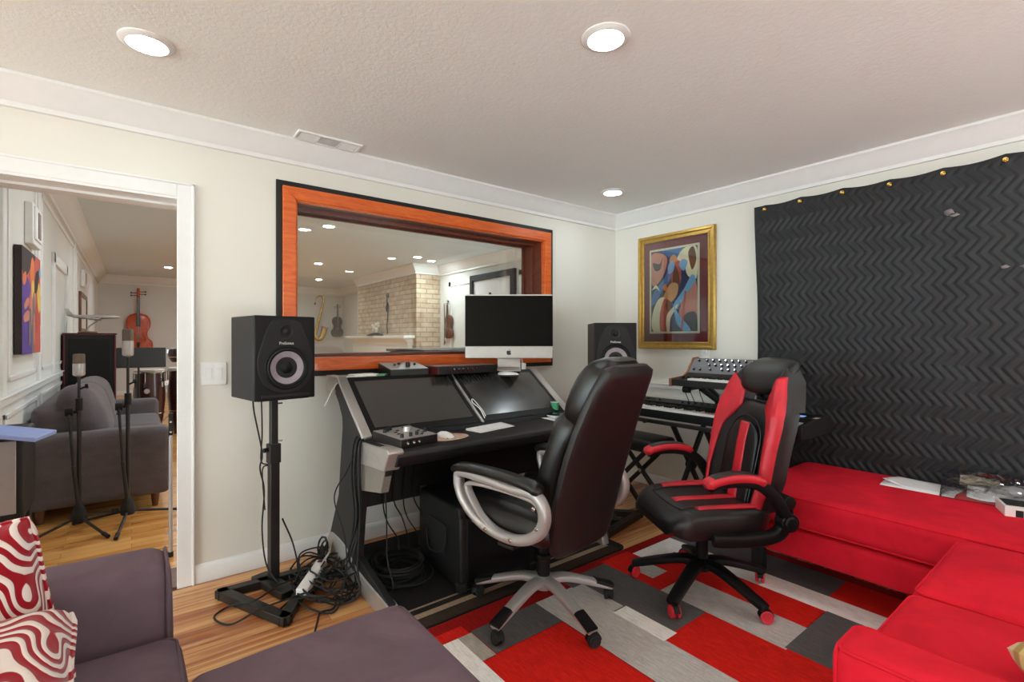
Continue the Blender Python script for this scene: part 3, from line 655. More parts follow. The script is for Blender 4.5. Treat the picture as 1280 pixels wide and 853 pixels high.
# painted canvas, chime boxes, brown frame on the panelled wall
t = thing('canvas_painting', 'bright purple, red and yellow canvas of musicians on the panelled wall through the doorway', 'painting', (LX + .003, 4.83, 1.545))
b = MB(); b.box((.02, 0, 0), (.038, .80, .71)); build('canvas', b, 'p_dark', t, bevel=.003)
b = MB(); shapes = [(5, [(0, 0), (1, 0), (1, 1), (0, 1)], 1), (3, [(0, .78), (.2, .74), (.45, .86), (.7, 1), (0, 1)], 3), (6, [(.4, .3), (.62, .34), (.7, .6), (.45, .62)], 4), (0, [(0, 0), (.5, 0), (.46, .3), (.3, .46), (0, .5)], 3), (0, [(0, .5), (.3, .52), (.42, .66), (.2, .74), (0, .7)], 4), 
          (1, [(.02, .7), (.16, .78), (.2, .7), (.08, .64)], 5), (1, [(.4, .82), (.5, .96), (.62, .9), (.58, .72), (.46, .66)], 5), (2, [(.46, .66), (.58, .74), (.66, .6), (.56, .5)], 5), (4, [(.5, .0), (.62, .0), (.66, .4), (.62, .62), (.52, .5)], 5),
          (5, [(.66, .02), (.98, .02), (.94, .3), (.8, .5), (.7, .3)], 5), (2, [(.78, .62), (.9, .74), (1, .6), (.96, .42), (.84, .46)], 5), (5, [(.84, .34), (.98, .46), (1, .3), (.9, .26)], 4), (3, [(.62, .62), (.7, .82), (.9, .86), (.8, .66)], 4),
          (6, [(.06, .36), (.3, .42), (.36, .34), (.1, .3)], 5), (6, [(.08, .46), (.26, .54), (.34, .5), (.14, .42)], 5), (7, [(.88, .84), (.98, .92), (1, .8)], 3), (4, [(.3, .1), (.42, .12), (.44, .42), (.34, .4)], 4), (6, [(.56, .1), (.62, .12), (.62, .38), (.57, .36)], 3)]
mats_c = ['p_purple', 'p_orange', 'p_yellow', 'p_dark', 'p_grey', 'p_red', 'p_rose', 'p_sky']
poly_art(b, shapes, mats_c, 1, 1, lambda u, v, k: (.0395 + .00015 * k, (u - .5) * .80, (v - .5) * .71)); build('painted_face', b, mats_c, t, flat=True)
def chime(loc, k, label):
    t = thing('wall_chime', label, 'chime box', loc, 0, None)
    b = MB(); b.lohi((0, -.18 * k, -.16 * k), (.05 * k, .18 * k, .14 * k)); build('housing', b, 'white', t, bevel=.008)
    b = MB(); b.lohi((.05 * k, -.15 * k, -.12 * k), (.06 * k, .15 * k, .12 * k)); build('cover', b, 'trim', t, bevel=.006)
    b = MB(); b.lohi((.06 * k, -.05 * k, -.10 * k), (.064 * k, .06 * k, .09 * k)); build('grille', b, 'brownwood', t); return t
chime((LX, 5.02, 2.13), 1.0, 'white wall box with brown grille above the bright canvas painting')
chime((LX, 9.9, 2.22), .85, 'small white wall box high above the model airplane')
t = thing('wall_mirror', 'brown framed mirror on the panelled wall behind the model airplane', 'mirror', (LX + .002, 9.95, 1.68))
b = MB(); frame_yz(b, .62, .30, .07, .0, .03); build('frame', b, 'brownwood', t, bevel=.006)
b = MB(); b.box((.012, 0, 0), (.008, 1.14, .5)); build('mirror_glass', b, 'live_wall', t)

# grey sofa, arm towards the doorway (local: x across depth, front = +x)
t = thing('grey_sofa', 'grey woven sofa against the panelled wall through the doorway', 'sofa', (-.585, 4.62, 0))
SW, SL = .83, 2.42
b = MB(); b.lohi((.02, .14, .10), (SW - .05, SL - .14, .30)); build('base', b, 'greysofa', t, bevel=.02, seg=3)
for y0 in (0, SL - .2):
    b = MB(); b.cushion((SW / 2, y0 + .1, .355), (SW, .20, .51), .05, .012); build('arm', b, 'greysofa', t)
b = MB(); b.cushion((.14, SL / 2, .5), (.24, SL - .3, .62), .07, .0); build('backrest', b, 'greysofa', t)
for k in range(2):
    yc = .22 + (SL - .44) * (k + .5) / 2; w = (SL - .42) / 2
    b = MB(); b.cushion((.52, yc, .375), (.62, w, .17), .05, .03, m=6); build('seat_cushion', b, 'greysofa', t)
    b = MB(); b.cushion((.30, yc, .66), (.24, w, .46), .10, .03, m=6, R=Ry(-14), side=.03); build('back_cushion', b, 'greysofa', t)
b = MB(); b.cushion((.31, .40, .70), (.20, .52, .42), .09, .04, m=6, R=Ry(-20) @ Rx(-8), side=.03); build('loose_cushion', b, 'greysofa', t)
for x in (.08, SW - .1):
    for y in (.08, SL - .08):
        b = MB(); b.cyl((x, y, .1), (x, y, 0), .030, .020, n=12); build('leg', b, 'brownwood', t)
# tall black case with a model airplane on it
t = thing('equipment_rack', 'tall black equipment case standing behind the grey sofa', 'rack', (-.365, 7.29, 0))
b = MB(); b.lohi((-.21, -.2, .05), (.22, .25, 1.34)); build('body', b, 'black', t, bevel=.01)
for z0, z1 in ((.10, .78), (.80, 1.29)):
    b = MB(); b.lohi((-.17, -.216, z0), (.18, -.2, z1)); build('front_grille', b, 'blackplastic', t, bevel=.004)
b = MB(); frame_boxes(b, -.215, .225, .05, 1.345, .014, -.222, -.2); build('edge_trim', b, 'redpanel', t, bevel=.003)
b = MB(); b.lohi((-.22, -.215, 1.34), (.23, .26, 1.356)); build('lid', b, 'greyplastic', t, bevel=.004)
for x in (-.16, .17):
    for y in (-.15, .2):
        b = MB(); b.cyl((x, y, 0), (x, y, .05), .03, n=12); build('foot', b, 'rubber', t)
t = thing('model_airplane', 'silver model jet airplane on a curved stand atop the black equipment case', 'model airplane', (-.33, 7.27, 1.356), 0)
b = MB(); b.rings([[Vector((x, .0 + r * math.cos(2 * PI * j / 12) * 1, .185 + .03 * x + r * math.sin(2 * PI * j / 12) + dz)) for j in range(12)] for x, r, dz in ((-.235, .006, .02), (-.18, .015, .008), (-.1, .023, 0), (.05, .026, 0), (.15, .023, 0), (.2, .015, -.002), (.225, .004, -.004))]); build('fuselage', b, 'alu', t)
for s in (-1, 1):
    b = MB(); b.rings([[Vector((x0 + dx, s * y, .18 + dz)) for dx, dz in ((-.05 * k, 0), (0, .006 * k), (.05 * k, 0), (0, -.005 * k))] for x0, y, k, dz in ((.0, .02, .9, -.012), (-.06, .12, .55, .004), (-.10, .20, .3, .016))]); build('wing', b, 'alu', t)
    b = MB(); b.cyl((-.01, s * .1, .16), (.055, s * .1, .162), .013, .015, n=12); b.cyl((-.06, s * .17, .165), (-.005, s * .17, .167), .011, .013, n=12); build('engine', b, 'alu', t)
b = MB(); b.prism([(-.235, .20), (-.17, .195), (-.225, .27), (-.255, .27)], -.003, .003, 'y'); b.rings([[Vector((x, y, .205)), Vector((x + .04, y, .207)), Vector((x + .04, y, .203))] for x, y in ((-.25, -.08), (-.215, 0), (-.25, .08))]); build('tail', b, 'alu', t)
b = MB(); b.sweep(spline([(-.06, 0, .015), (-.05, 0, .07), (.0, 0, .12), (.06, 0, .165)], 6), .012, .008, (0, 1, 0)); build('stand', b, 'alu', t)
b = MB(); b.lathe([(.001, 0), (.085, 0), (.085, .012), (.07, .02), (.001, .022)], (-.06, 0, 0), n=24); build('plinth', b, 'brownwood', t)
# music stand
t = thing('music_stand', 'black music stand with a flat desk below the orange cello', 'music stand', (.07, 7.74, 0), 0)
b = MB(); b.box((0, 0, 1.06), (.56, .008, .25), Rx(-14)); b.box((0, -.01, .936), (.56, .06, .008)); build('desk', b, 'blackmetal', t, bevel=.003)
b = MB(); b.cyl((0, .02, .35), (0, .02, 1.0), .011); b.cyl((0, .02, .12), (0, .02, .6), .016); build('pole', b, 'blackmetal', t)
for a in (30, 150, 270):
    b = MB(); b.tube(spline([(0, .02, .28), (.1 * math.cos(math.radians(a)), .02 + .1 * math.sin(math.radians(a)), .2), (.27 * math.cos(math.radians(a)), .02 + .27 * math.sin(math.radians(a)), .01)], 5), .009, 8); build('leg', b, 'blackmetal', t)
# congas and bongo
def drum(name, loc, r, H, label, cat, z0=0):
    t = thing(name, label, cat, loc)
    prof = [(r * .62, .0), (r * .70, H * .06), (r * .92, H * .3), (r * 1.04, H * .55), (r * 1.04, H * .68), (r * .95, H * .9), (r * .93, H * .985)]
    b = MB(); b.lathe([(a, z + z0) for a, z in prof], n=32); build('shell', b, 'conga', t)
    b = MB(); b.lathe([(r * .97, H * .965 + z0), (r * 1.0, H * .985 + z0), (r * .95, H * 1.0 + z0), (.001, H * 1.003 + z0)], n=32, cap=False); build('drumhead', b, 'drum', t)
    b = MB(); b.tube([(r * 1.03 * math.cos(a * PI / 16), r * 1.03 * math.sin(a * PI / 16), H * .955 + z0) for a in range(32)], .011, 8, True); build('hoop', b, 'chrome', t)
    for k in range(6):
        a = k * PI / 3 + .25; b = MB(); c_, s_ = math.cos(a), math.sin(a); b.cyl((r * 1.07 * c_, r * 1.07 * s_, H * .80 + z0), (r * 1.05 * c_, r * 1.05 * s_, H * .97 + z0), .006, n=8); b.box((r * 1.06 * c_, r * 1.06 * s_, H * .78 + z0), (.03, .03, .06), Rz(math.degrees(a))); build('tuning_lug', b, 'chrome', t)
    b = MB(); b.tube([(r * 1.0 * math.cos(a * PI / 16), r * 1.0 * math.sin(a * PI / 16), H * .36 + z0) for a in range(32)], .006, 6, True); build('band', b, 'chrome', t); return t
c1 = drum('conga', (.185, 7.98, 0), .165, .895, 'dark red conga drum with round badge, left of the pair by the doorway jamb', 'conga', .0)
b = MB(); b.lathe([(.001, .004), (.03, .003), (.032, 0)], (-.03, -.169, .62), Rx(90), 20); build('badge', b, 'silver', c1)
drum('conga', (.565, 8.12, 0), .175, .905, 'dark red conga drum half hidden by the doorway jamb', 'conga')
t = drum('bongo', (.53, 8.55, .96), .12, .20, 'small black drum with pale head on a stand behind the congas', 'drum')
b = MB(); b.cyl((0, 0, -.9), (0, 0, .02), .014)
for a in (60, 180, 300): b.tube([(0, 0, -.66), (.3 * math.cos(math.radians(a)), .3 * math.sin(math.radians(a)), -.95)], .01, 6)
build('stand', b, 'chrome', t)
# microphone stands
def mic_stand(x, y, ztop, mh, legs, label, mlabel, clip):
    t = thing('microphone_stand', label, 'microphone stand', (x, y, 0), 0, None)
    b = MB(); b.lathe([(.012, .19), (.022, .17), (.04, .12), (.046, .085), (.040, .065), (.012, .06)], n=20); build('hub', b, 'greyplastic', t)
    b = MB(); b.cyl((0, 0, .08), (0, 0, clip), .0125, n=14); build('tube', b, 'blackmetal', t)
    b = MB(); b.cyl((0, 0, clip), (0, 0, ztop), .0085, n=12); build('inner_tube', b, 'blackmetal', t)
    b = MB(); b.cyl((0, 0, clip - .05), (0, 0, clip + .03), .02, n=14); build('clutch', b, 'blackplastic', t)
    b = MB(); b.lathe([(.001, -.02), (.026, -.02), (.028, .0), (.026, .02), (.001, .02)], (-.05, -.0, clip - .06), Ry(90), 16); b.cyl((-.05, 0, clip - .06), (0, 0, clip - .06), .01); build('boom_knob', b, 'blackplastic', t)
    b = MB(); b.cyl((-.05, -.015, clip - .06), (-.028, -.02, .14 + .3), .009, n=12); b.cyl((-.028, -.02, .44), (-.0, -.012, .13), .012, n=12); build('boom_arm', b, 'blackmetal', t)
    b = MB(); b.cyl((.0, 0, clip + .09), (.035, -.01, clip + .11), .006, n=8); b.lathe([(.001, -.008), (.016, -.008), (.016, .008), (.001, .008)], (.04, -.012, clip + .112), Ry(80), 12); build('clamp', b, 'blackplastic', t)
    for a in legs:
        c_, s_ = math.cos(math.radians(a)), math.sin(math.radians(a)); b = MB(); b.cyl((.03 * c_, .03 * s_, .085), (.33 * c_, .33 * s_, .016), .009, n=10); lg = build('leg', b, 'blackmetal', t)
        b = MB(); b.cyl((.29 * c_, .29 * s_, .025), (.345 * c_, .345 * s_, .014), .013, n=10); build('rubber_foot', b, 'rubber', lg)
    m = thing('condenser_microphone', mlabel, 'microphone', (x, y, ztop))
    b = MB(); b.lathe([(.01, -.01), (.03, 0), (.033, .01), (.033, mh * .55), (.03, mh * .56)], n=24); build('mic_body', b, 'silver', m)
    b = MB(); b.lathe([(.031, mh * .55), (.032, mh * .58), (.032, mh * .94), (.028, mh), (.001, mh * 1.01)], n=24); build('mesh_head', b, 'meshgrey', m)
    return t
mic_stand(-.28, 4.40, 1.045, .145, (-62, 55, 215), 'black microphone stand nearer the left edge, before the grey sofa', 'condenser microphone on the left stand, the lower of the two', .86)
mic_stand(-.02, 4.36, 1.175, .185, (-100, 10, 150), 'black microphone stand in front of the grey sofa, right of the pair', 'condenser microphone on the right stand, the taller of the two', .88)
t = thing('folding_stand', 'slim silver folding stand leg with black bracket just inside the doorway jamb', 'stand', (.183, 3.53, 0))
b = MB(); b.cyl((0, 0, .01), (0, 0, .72), .0105, n=12); build('pole', b, 'silver', t)
b = MB(); b.box((0, 0, .78), (.022, .012, .14)); build('bracket', b, 'blackmetal', t, bevel=.003)
for z in (.74, .80):
    b = MB(); b.cyl((0, -.012, z), (0, .012, z), .006, n=10); build('rivet', b, 'chrome', t)
b = MB(); b.cyl((-.02, 0, .14), (.3, .35, .14), .006, n=8); build('brace', b, 'silver', t); b = MB(); b.cyl((0, 0, 0), (0, 0, .03), .014, n=12); build('rubber_foot', b, 'rubber', t)
# cart with a case and pale blue folder at the left edge
t = thing('instrument_case', 'grey portable instrument case standing at the far left edge before the grey sofa', 'instrument case', (-.645, 3.70, 0))
b = MB(); b.lohi((.06, -.1, .34), (.20, .3, .80)); build('case', b, 'vinyl', t, bevel=.02, seg=3)
b = MB(); b.lohi((.08, -.105, .38), (.17, -.098, .76)); build('grille', b, 'silver', t, bevel=.003)
for x in (.09, .17):
    for y in (-.07, .27):
        b = MB(); b.cyl((x, y, 0), (x, y, .35), .014, n=10); build('leg', b, 'blackmetal', t)
b = MB(); b.lohi((-.02, -.18, -.011), (.30, .06, .011)); o = one('blue_folder', b, 'bluecover', 'pale blue flat tablet or folder tilted at the far left edge through the doorway', 'folder', (-.62, 3.62, .845), 0, bevel=.004); o.rotation_euler = (0, math.radians(11), math.radians(-14))

# ================================================================== STUDIO FURNITURE
# ---- rugs
b = MB()
RX0, RX1, RY0, RY1 = .985, 3.05, -.6, 1.93
RC = ['rug_border', 'rug_red', 'rug_white', 'rug_grey', 'rug_dark', 'rug_beige']
b.mi = 0; b.lohi((RX0, RY0, 0.001), (RX1, RY1, .010))
def tile(mi, x0, x1, y0, y1, lv):
    b.mi = mi; z = .0102 + .0004 * lv; b.face([b.bm.verts.new(p) for p in ((x0, y0, z), (x1, y0, z), (x1, y1, z), (x0, y1, z))])
tile(1, 1.02, 1.16, .2, 1.86, 0); tile(2, 1.01, 1.10, .6, 1.79, 1); tile(5, 1.10, 1.168, 1.60, 1.79, 1); tile(1, 1.10, 1.54, .2, 1.605, 1); tile(4, 1.172, 1.545, 1.61, 1.80, 1)
tile(3, 1.545, 1.79, .3, 1.80, 1); tile(2, 1.778, 1.872, 1.237, 1.513, 3); tile(4, 1.790, 2.127, 1.248, 1.875, 1); tile(3, 1.60, 1.86, 1.52, 1.79, 2); tile(1, 1.79, 2.14, .2, 1.25, 1)
tile(3, 2.125, 2.36, .895, 1.50, 2); tile(1, 2.125, 2.36, 1.5, 1.90, 1); tile(1, 2.36, 2.575, .91, 1.72, 1); tile(2, 2.36, 2.575, 1.72, 1.86, 1); tile(2, 2.575, 2.735, .3, 1.86, 1)
tile(4, 2.138, 2.58, .2, .905, 3); tile(4, 2.735, 2.98, .95, 1.86, 1); tile(1, 2.735, 2.98, .1, .95, 1); tile(3, 2.2, 2.33, 1.60, 1.76, 2); tile(2, 1.30, 1.54, -.4, .2, 1)
for v in b.bm.verts: pass
one('area_rug', b, RC, 'red, grey and white patchwork area rug under the two desk chairs', 'rug', (0, 0, 0.0), flat=True)
b = MB(); b.mi = 0
P = [(.93, 2.98), (.93, 1.945), (2.36, 1.945)] + [(2.36 + .06 * math.sin(a * PI / 10), 2.005 - .06 * math.cos(a * PI / 10)) for a in range(1, 6)] + [(2.42, 2.98)]
b.prism(P, 0.0005, .006, 'z')
def stripe(mi, x0, x1, y0, y1):
    b.mi = mi; b.face([b.bm.verts.new(p) for p in ((x0, y0, .0063), (x1, y0, .0063), (x1, y1, .0063), (x0, y1, .0063))])
stripe(2, .94, 2.36, 1.955, 2.025); stripe(1, .94, 2.34, 2.030, 2.068); stripe(1, .94, 2.34, 2.108, 2.122)
one('floor_mat', b, ['mat_black', 'mat_beige', 'mat_brown'], 'black mat with beige edge stripes on the wood floor under the console desk', 'mat', flat=True)

# ---- mauve sofa and ottoman in the foreground (left)
t = thing('mauve_sofa', 'mauve microfibre sofa in the lower left corner of the photo', 'sofa', (0, 0, 0))
def piping(b, pts, r=.004, closed=False, n=8): b.tube(spline(pts, n, closed), r, 6, closed); return b
b = MB(); b.cushion((-.42, .82, .20), (1.0, 2.1, .22), .03); build('base', b, 'mauve', t)
b = MB(); b.cushion((-.41, 1.79, .39), (1.0, .20, .53), .055, .012, m=10, side=.008); ar = build('arm', b, 'mauve', t)
b = MB(); welt(b, (-.41, 1.79, .39), (1.016, .216, .545), .055, 'x', 1, .005); build('welt', b, 'mauve', ar)
for k in range(3):
    y1 = 1.685 - k * .64; y0 = y1 - .635
    b = MB(); b.cushion((-.27, (y0 + y1) / 2, .375), (.76, .632, .17), .045, .028, m=8, side=.006); sc_ = build('seat_cushion', b, 'mauve', t)
    b = MB()
    for q in (-1, 1): welt(b, (-.27, (y0 + y1) / 2, .375), (.766, .636, .175), .045, 'z', q, .0045)
    build('welt', b, 'mauve', sc_)
b = MB(); b.cushion((-.78, .82, .55), (.26, 2.1, .62), .07); build('backrest', b, 'mauve', t)
for y in (-.15, 1.8):
    for x in (-.82, 0):
        b = MB(); b.cyl((x, y, .1), (x, y, 0), .03, .022, n=12); build('leg', b, 'black', t)
t = thing('ottoman', 'mauve microfibre ottoman at the bottom centre, in front of the mauve sofa', 'ottoman', (-.012, 0.005, 0))
b = MB(); b.cushion((.405, 1.105, .365), (.585, .70, .185), .05, .035, m=10, side=.004); sc_ = build('cushion', b, 'mauve', t)
b = MB(); welt(b, (.405, 1.105, .365), (.589, .704, .19), .05, 'z', 1, .0045); build('welt', b, 'mauve', sc_)
b = MB(); b.cushion((.405, 1.105, .195), (.575, .69, .19), .03); build('base', b, 'mauve', t)
for x in (.17, .64):
    for y in (.82, 1.39):
        b = MB(); b.cyl((x, y, .11), (x, y, 0), .028, .02, n=12); build('leg', b, 'black', t)
# red maze cushions
def pillow(b, W, H, T, pinch=.10, n=26):
    def f(s):
        def g(i, j):
            u = 2 * i - 1; v = 2 * j - 1
            k = max(0, (1 - u ** 4) * (1 - v ** 4)) ** .55
            x = W / 2 * u * (1 - pinch * (1 - abs(v) ** 2) * abs(u) ** 3); y = H / 2 * v * (1 - pinch * (1 - abs(u) ** 2) * abs(v) ** 3)
            q = 1 - .09 * (u * v) ** 4; return Vector((x * q, y * q, s * (T / 2 * k + .002)))
        return g
    b.grid(f(1), n, n); b.grid(f(-1), n, n); bmesh.ops.remove_doubles(b.bm, verts=b.bm.verts, dist=.0045)
def pillow_thing(name, mat, label, loc, rot, W, H, T, pmat):
    b = MB(); pillow(b, W, H, T); o = one(name, b, mat, label, 'cushion', loc); o.rotation_euler = (Rz(rot[0]) @ Rx(rot[1]) @ Ry(rot[2]) @ Rz(rot[3])).to_euler()
    b = MB(); e = []
    for k in range(4):
        for q in range(10):
            s = 2 * q / 10 - 1; u, v = ((s, -1), (1, s), (-s, 1), (-1, -s))[k]; p = .10
            qq = 1 - .09 * (u * v) ** 4; e.append((qq * W / 2 * u * (1 - p * (1 - abs(v) ** 2) * abs(u) ** 3), qq * H / 2 * v * (1 - p * (1 - abs(u) ** 2) * abs(v) ** 3), 0))
    b.tube([Vector(x) for x in e], .006, 6, True); build('corded_edge', b, pmat, o); return o
pillow_thing('throw_cushion', 'zebra', 'upper red and white maze cushion propped against the mauve sofa arm', (-.375, 1.575, .615), (6, 78, 0, 11), .50, .46, .17, 'zebra')
pillow_thing('throw_cushion', 'zebra', 'lower red and white maze cushion lying in front of the other on the mauve seat', (-.305, 1.345, .565), (4, 14, -8, 0), .46, .44, .19, 'zebra')

# ---- red sectional
t = thing('red_sectional_sofa', 'bright red microfibre sectional sofa along the right wall', 'sofa', (0, 0, 0))
b = MB(); b.cushion((3.12, .44, .235), (.86, 1.78, .15), .025, m=10); build('base', b, 'redsofa', t)
b = MB(); b.cushion((2.06, -.07, .235), (1.30, .96, .15), .025, m=10); build('base', b, 'redsofa', t)
b = MB(); b.cushion((3.10, .46, .405), (.86, 1.80, .165), .04, .016, m=12); s1 = build('chaise_cushion', b, 'redsofa', t)
b = MB()
for q in (-1, 1): welt(b, (3.10, .46, .405), (.864, 1.804, .168), .04, 'z', q, .0045)
build('welt', b, 'redsofa', s1)
for x0, x1 in ((1.985, 2.66), (1.44, 1.985)):
    b = MB(); b.cushion(((x0 + x1) / 2, .0, .40), (x1 - x0 - .004, .92, .165), .045, .028, m=10, side=.004); sc_ = build('seat_cushion', b, 'redsofa', t)
    b = MB()
    for q in (-1, 1): welt(b, ((x0 + x1) / 2, .0, .40), (x1 - x0, .926, .17), .045, 'z', q, .0045)
    build('welt', b, 'redsofa', sc_)
b = MB(); b.cushion((1.38, -.05, .35), (.17, 1.0, .45), .04, .008, m=10); a_ = build('arm', b, 'redsofa', t)
b = MB(); welt(b, (1.38, -.05, .35), (.174, 1.003, .455), .04, 'y', 1, .005); welt(b, (1.38, -.05, .35), (.174, 1.003, .455), .04, 'z', 1, .0045); build('welt', b, 'redsofa', a_)
b = MB(); b.cushion((2.07, -.47, .58), (1.5, .24, .6), .07, m=8); build('backrest', b, 'redsofa', t)
b = MB(); b.cushion((3.47, -.10, .395), (.20, 1.26, .12), .04, m=8); build('side_bolster', b, 'redsofa', t)
for x, y in ((2.75, 1.30), (3.5, 1.30), (2.78, .60), (3.5, -.4), (1.36, .38), (1.36, -.45), (2.6, -.45)):
    b = MB(); b.prism([(x - .03, y - .03), (x + .03, y - .03), (x + .03, y + .03), (x - .03, y + .03)], 0.0, .165, 'z'); build('leg', b, 'black', t, bevel=.004)
# things on the red sofa
b = MB(); R = Rz(4)
for k, (x, y, a, w, l) in enumerate(((3.30, .72, 3, .20, .30), (3.33, .71, -5, .205, .29))):
    b.grid(lambda i, j, a=a, w=w, l=l, x=x, y=y, k=k: Vector((x, y, 0)) + Rz(a) @ Vector((w * (i - .5), l * (j - .5), .505 + .004 * k + (.022 * max(0, j - .72) / .28 * (1 - i) if k == 1 else .006 * math.sin(i * 3)))), 8, 12)
one('loose_papers', b, 'paper', 'white loose papers lying on the red sofa below the quilted blanket', 'papers', solid=.0015, flat=True)
t = thing('plastic_bag', 'clear zip plastic bag of papers on the red sofa against the quilted blanket', 'bag', (3.37, .42, .488), 8)
def bag(s):
    def f(i, j):
        u = 2 * i - 1; v = 2 * j - 1; k = max(0, (1 - u ** 4) * (1 - v ** 4)) ** .6
        p = Vector((.16 * u, .22 * v, s * .035 * k)); p.z += (.020 * mnoise.noise((u * 3.2, v * 3.4, 5 + s)) + .014 * mnoise.noise((u * 8, v * 9, 2 + s))) * k + .05 + .03 * u
        return p
    return f
b = MB(); b.grid(bag(1), 44, 52); b.grid(bag(-1), 30, 36); build('film', b, 'plasticbag', t, angle=25)
b = MB(); b.grid(lambda i, j: Vector((-.13 + .20 * i, -.17 + .29 * j, .050 + .03 * (2 * (.3 + .5 * i) - 1) + .012 * math.sin(6 * j))), 8, 12); build('leaflet', b, 'paper', t, solid=.003, flat=True)
b = MB(); b.grid(lambda i, j: Vector((.02 + .09 * i, .0 + .15 * j, .062 + .02 * i + .008 * math.sin(5 * i + 4 * j))), 8, 12); build('folded_sheet', b, 'cream', t, solid=.003, flat=True)
b = MB(); b.tube(spline([(.155, -.2, .082), (.16, -.05, .088), (.16, .1, .085), (.155, .2, .08)], 6), .005, 6); build('zip_strip', b, 'p_purple', t)
t = thing('small_box', 'small white box with dark window on the red sofa at the right edge', 'box', (3.17, .30, .492), 20)
b = MB(); b.lohi((-.07, -.10, 0), (.07, .10, .055)); build('carton', b, 'white', t, bevel=.003)
b = MB(); b.lohi((-.05, -.08, .055), (.06, .09, .057)); build('window', b, 'screen', t)
b = MB()
for k in range(4): b.lohi((-.0712, -.08 + .04 * k, .012), (-.07, -.055 + .04 * k, .018 + .012 * (k % 2 + 1)))
build('print', b, 'greyplastic', t)
b = MB(); b.mi = 0
pillow(b, .44, .44, .14)
def goldm():
    m, tt = base('gold_black_stripe_fabric', (180, 146, 60), .6, sheen=.3); v = tt.coord(); w = tt.new('ShaderNodeTexWave'); w.inputs['Scale'].default_value = 9; w.inputs['Distortion'].default_value = 2
    tt.link(v, w.inputs['Vector']); tt.link(tt.ramp(w.outputs['Fac'], [(.3, lin((166, 130, 46))), (.6, lin((214, 190, 120)))]), tt.b.inputs['Base Color']); return m
M['goldfab'] = goldm()
o = one('throw_cushion', b, 'goldfab', 'gold striped cushion whose tip shows at the bottom right edge', 'cushion', (1.60, -.09, .53)); o.rotation_euler = (math.radians(24), math.radians(10), math.radians(48))

# ---- chairs
def star_base(t, angles, R, spoke, hood, wheel, caps, hubz=.135, hubr=.042, thick=1.0, wr=.027):
    b = MB(); b.lathe([(.03, hubz - .035), (hubr, hubz - .03), (hubr * 1.05, hubz), (hubr * .9, hubz + .025), (.03, hubz + .03)], n=24); build('hub', b, spoke, t)
    for a in angles:
        A = math.radians(a); c, s = math.cos(A), math.sin(A); r_ = Rz(a)
        pts = [r_ @ Vector(p) for p in ((.02, 0, hubz + .005), (.10, 0, hubz + .006), (.20, 0, hubz - .020), (R - .02, 0, .078), (R + .012, 0, .068))]
        b = MB(); b.sweep(spline(pts, 5), .026 * thick, .016 * thick, Rz(a) @ Vector((0, 1, 0)), n=14, e=3, taper=lambda k: 1.25 - .35 * k); sp = build('spoke', b, spoke, t)
        if caps:
            pts = [r_ @ Vector(p) for p in ((R - .075, 0, .106), (R - .02, 0, .086), (R + .014, 0, .074))]
            b = MB(); b.sweep(spline(pts, 5), .027, .013, Rz(a) @ Vector((0, 1, 0)), n=14, e=3); build('end_cap', b, 'blackplastic', sp)
        cw = MB(); ca = a + 55 + 17 * (a % 3)
        q = Rz(ca); cp = Vector((R * c, R * s, 0)) + q @ Vector((.012, 0, 0))
        cw.cyl((R * c, R * s, .045), (R * c, R * s, .075), .009, n=10)
        for k in range(2): pass
        cw.sweep([cp + q @ Vector((.030 * math.cos(w), 0, wr + .001 + .030 * math.sin(w))) for w in [PI * .02 + PI * .96 * i / 10 for i in range(11)]], .015, .0035, q @ Vector((0, 1, 0)), n=10, e=4)
        ct = build('caster', cw, hood, t)
        for s2 in (-1, 1):
            wb = MB(); wb.lathe([(.001, -.008), (wr * .55, -.009), (wr * .62, -.006), (wr * .9, -.0075), (wr, -.005), (wr, .005), (wr * .9, .0075), (wr * .62, .006), (wr * .55, .009), (.001, .008)], cp + Vector((0, 0, wr)) + q @ Vector((0, s2 * .0135, 0)), q @ Rx(90), 20)
            build('wheel', wb, wheel, ct)
def sring(c, u, v, w, h, n=28, e=3.0):
    out = []
    for j in range(n):
        th = 2 * PI * j / n; cc, ss = math.cos(th), math.sin(th)
        out.append(c + u * (w * math.copysign(abs(cc) ** (2 / e), cc)) + v * (h * math.copysign(abs(ss) ** (2 / e), ss)))
    return out
def interp(tab, x):
    if x <= tab[0][0]: return tab[0][1]
    for (a, va), (b_, vb) in zip(tab, tab[1:]):
        if x <= b_:
            k = (x - a) / (b_ - a); k = k * k * (3 - 2 * k) if False else k
            return va + (vb - va) * k
    return tab[-1][1]
def loft_back(b, zs, yc, w, th, n=32, e=3.2, crown_=0):
    rr = []
    for z in zs:
        dy = (yc(z + .01) - yc(z - .01)) / .02; v = Vector((0, 1, -dy)).normalized()
        rr.append(sring(Vector((0, yc(z), z)), Vector((1, 0, 0)), v, w(z), th(z), n, e))
    b.rings(rr)
ex = thing('executive_chair', 'black leather executive chair with silver loop arms and silver base, back to the camera', 'office chair', (1.54, 1.735, .0125), 8)
star_base(ex, (184, 256, 328, 40, 112), .335, 'silver', 'blackplastic', 'rubber', True)
b = MB(); b.cyl((0, 0, .13), (0, 0, .26), .030, n=20); b.cyl((0, 0, .24), (0, 0, .40), .022, n=20); b.lathe([(.026, .235), (.034, .24), (.034, .262), (.026, .268)], n=20); build('gas_lift', b, 'blackplastic', ex)
b = MB(); b.box((0, -.02, .385), (.20, .26, .04)); b.box((.20, .04, .385), (.22, .014, .012)); build('mechanism', b, 'blackmetal', ex, bevel=.008)
b = MB(); b.cushion((0, .045, .465), (.52, .54, .13), .06, .028, m=10, side=.01); st = build('seat', b, 'leather', ex)
b = MB()
for s in (-1, 1): piping(b, [(s * .16, -.2, .532), (s * .165, .05, .552), (s * .16, .25, .535), (s * .15, .31, .49)], .004)
